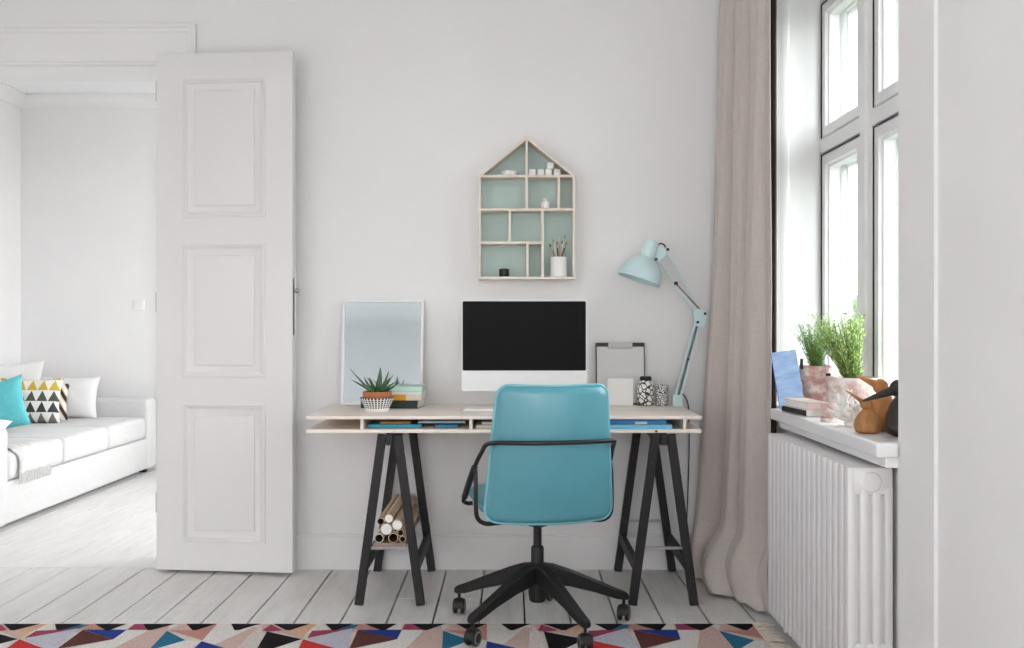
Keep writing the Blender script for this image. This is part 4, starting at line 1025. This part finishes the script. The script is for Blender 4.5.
hA = herb('potted_herb', 'bushy green herb in a tall weathered pink pot with black tabs, behind the blue book', 1.148, 3.76, m_marb, .060, .158, 80, .165, .085, (-.01, -.01), 4, .024, ('#5f8f3a', '#76a84a', '#4c7a34'), rim=.062, saucer=.022)
b = BM(); box(b, -.066, -.058, -.035, -.018, .145, .185, bev=.002); box(b, .018, .036, -.066, -.058, .118, .132, bev=.002); box(b, .026, .046, -.064, -.056, .102, .116, bev=.002); obj('black_tab', b, m_blackp, hA)
hB = herb('potted_herb', 'tall feathery rosemary-like plant in the wide pale pink pot behind the coral', 1.158, 3.385, m_marb2, .090, .135, 150, .225, .085, (-.055, -.02), 8, .028, ('#8cb055', '#a5c46a', '#678f48', '#c3d68c'), saucer=0)
# books and the blue book on the sill
book('book', 'pale pink book on top of the two lying on the sill', 1.036, 3.505, SILL+.0215, .08, .225, .026, M('pale_pink_cover', '#dcc9bd', .6), R(5), 'books on the window sill')
t = book('book', 'white book with black spine, lower one lying on the sill', 1.033, 3.51, SILL+.0008, .082, .225, .0200, M('white_cover_3', '#e6e3df', .6), R(6), 'books on the window sill')
bx('black_spine', (-.0425, -.0405, -.110, .11, .0008, .0192), m_blackp, t, bev=0)
m_wb = NT('washed_blue'); m_wb.l(m_wb.ramp(m_wb.noise(m_wb.coord((6, 6, 20)), 3, 5), [(.3, lin('#7fa0cf')), (.7, lin('#a9c2e2'))]), m_wb.b.inputs['Base Color']); m_wb = m_wb.m
t = thing('upright_book', 'light blue hardback standing tilted beside the curtain', 'book', (1.043, 3.70, SILL+.006), R(-12)); t.rotation_euler = (R(-10), R(-9), R(-14))
b = BM(); box(b, -.045, .045, -.011, -.0085, 0, .212); box(b, -.045, .045, .0085, .011, 0, .212); box(b, -.045, -.042, -.0085, .0085, 0, .212); obj('cover', b, m_wb, t, bevel=.0006)
bx('pages', (-.042, .042, -.0085, .0085, .003, .209), m_paper, t, bev=0)
bx('spine', (-.0475, -.0448, -.0105, .0105, 0, .212), M('dark_blue_spine', '#3d5c94', .6), t, bev=0)
# small pink glass pot
t = thing('small_pot', 'small pinkish glazed pot on a saucer before the coral', 'pot', (1.026, 3.22, SILL+.0008))
b = BM(); lathe(b, [(.001, 0), (.026, 0), (.027, .003), (.027, .013), (.024, .014), (.001, .014)], 28, cap=False); obj('saucer', b, m_marb2, t)
b = BM(); lathe(b, [(.001, .0145), (.018, .0145), (.023, .03), (.0235, .062), (.0205, .062), (.019, .03), (.001, .022)], 28, cap=False); obj('pot_body', b, m_marb2, t)
# coral
def coral(b, p, d, L, r0, dep, rg_):
    q = p+d*L; m = p.lerp(q, .5)+Vector((rg_.uniform(-.2, .2), rg_.uniform(-.2, .2), rg_.uniform(-.1, .2)))*L*.4
    tube(b, [p, m, q], [r0, r0*.85, r0*.62 if dep else r0*.35], 7, 3)
    if dep:
        for i in range(rg_.choice((2, 3, 3))):
            nd = (d+Vector((rg_.uniform(-1, 1), rg_.uniform(-1, 1), rg_.uniform(-.35, .7)))*.85).normalized(); coral(b, q if i else m, nd, L*rg_.uniform(.6, .82), r0*.68, dep-1, rg_)
rg_ = random.Random(12); b = BM()
for i in range(10):
    a = i*2*PI/10; d = Vector((math.cos(a)*.9, math.sin(a)*.5, rg_.uniform(.45, 1.1))).normalized(); coral(b, Vector((math.cos(a)*.014, math.sin(a)*.012, .010)), d, rg_.uniform(.030, .042), .0105, 3, rg_)
lathe(b, [(.001, 0), (.036, 0), (.038, .01), (.022, .022), (.001, .024)], 20)
lo = min(v.co.z for v in b.verts)
for v in b.verts: v.co.z = max(v.co.z, 0)
o = tag(obj('coral', b, M('white_coral', '#e8e5e1', .8, var=.03, bump=.6, bscale=200), smooth=60), 'branching white coral between the pots and the wooden birds', 'coral'); o.location = (1.066, 3.08, SILL+.0008)
# wooden birds
def bird(label, x, y, prof, head, hr, beak_to, br, mat, mat2, eye=False, group='wooden bird figures on the sill', hatmat=None):
    t = thing('bird_figure', label, 'bird figure', (x, y, SILL+.0008), 0, group)
    b = BM(); lathe(b, prof, 36); obj('body', b, mat, t, smooth=80)
    h = Vector(head); b = BM(); lathe(b, [(hr*math.sin(PI*i/14), -hr*math.cos(PI*i/14)) for i in range(15)], 28, h, cap=False); ho = obj('head', b, mat2, t, smooth=80)
    bt = Vector(beak_to); d = (bt-h)
    b = BM(); lathe(b, [(br, 0), (br*.95, d.length*.15), (br*.62, d.length*.5), (br*.33, d.length*.85), (br*.15, d.length), (.0003, d.length+.001)], 18, h, d); obj('beak', b, mat2 if hatmat is None else hatmat, t, smooth=80)
    if eye:
        for s in (-1,):
            b = BM(); lathe(b, [(.0065, 0), (.006, .002), (.001, .003)], 16, h+Vector((.011, -.0135, .004)), (.25, -1, .1)); obj('eye', b, m_white, ho)
    return t
m_oak = wood('warm_oak', '#a8692f', '#d09155', (30, 30, 6)); m_teak = wood('teak', '#8f5f36', '#c08a54', (30, 30, 6)); m_ebon = wood('ebonised_wood', '#221d1c', '#352e2c', (30, 30, 6))
bird('small brown wooden bird figure, the shortest of the three', 1.030, 2.885, [(.024, 0), (.034, .004), (.0385, .020), (.036, .036), (.027, .052), (.016, .066), (.0125, .072)], (-.003, 0, .082), .0175, (-.066, -.012, .124), .0075, m_teak, m_teak)
bird('golden wooden bird figure between the small bird and the black one', 1.098, 2.95, [(.030, 0), (.040, .005), (.044, .025), (.041, .055), (.032, .085), (.022, .105)], (-.006, 0, .130), .023, (-.078, -.01, .162), .014, m_oak, m_oak)
bird('black wooden bird figure half hidden by the wall edge', 1.105, 2.80, [(.030, 0), (.046, .006), (.053, .030), (.050, .062), (.038, .092), (.024, .112), (.02, .12)], (-.018, 0, .134), .025, (-.122, -.01, .099), .015, m_ebon, m_ebon, eye=True)
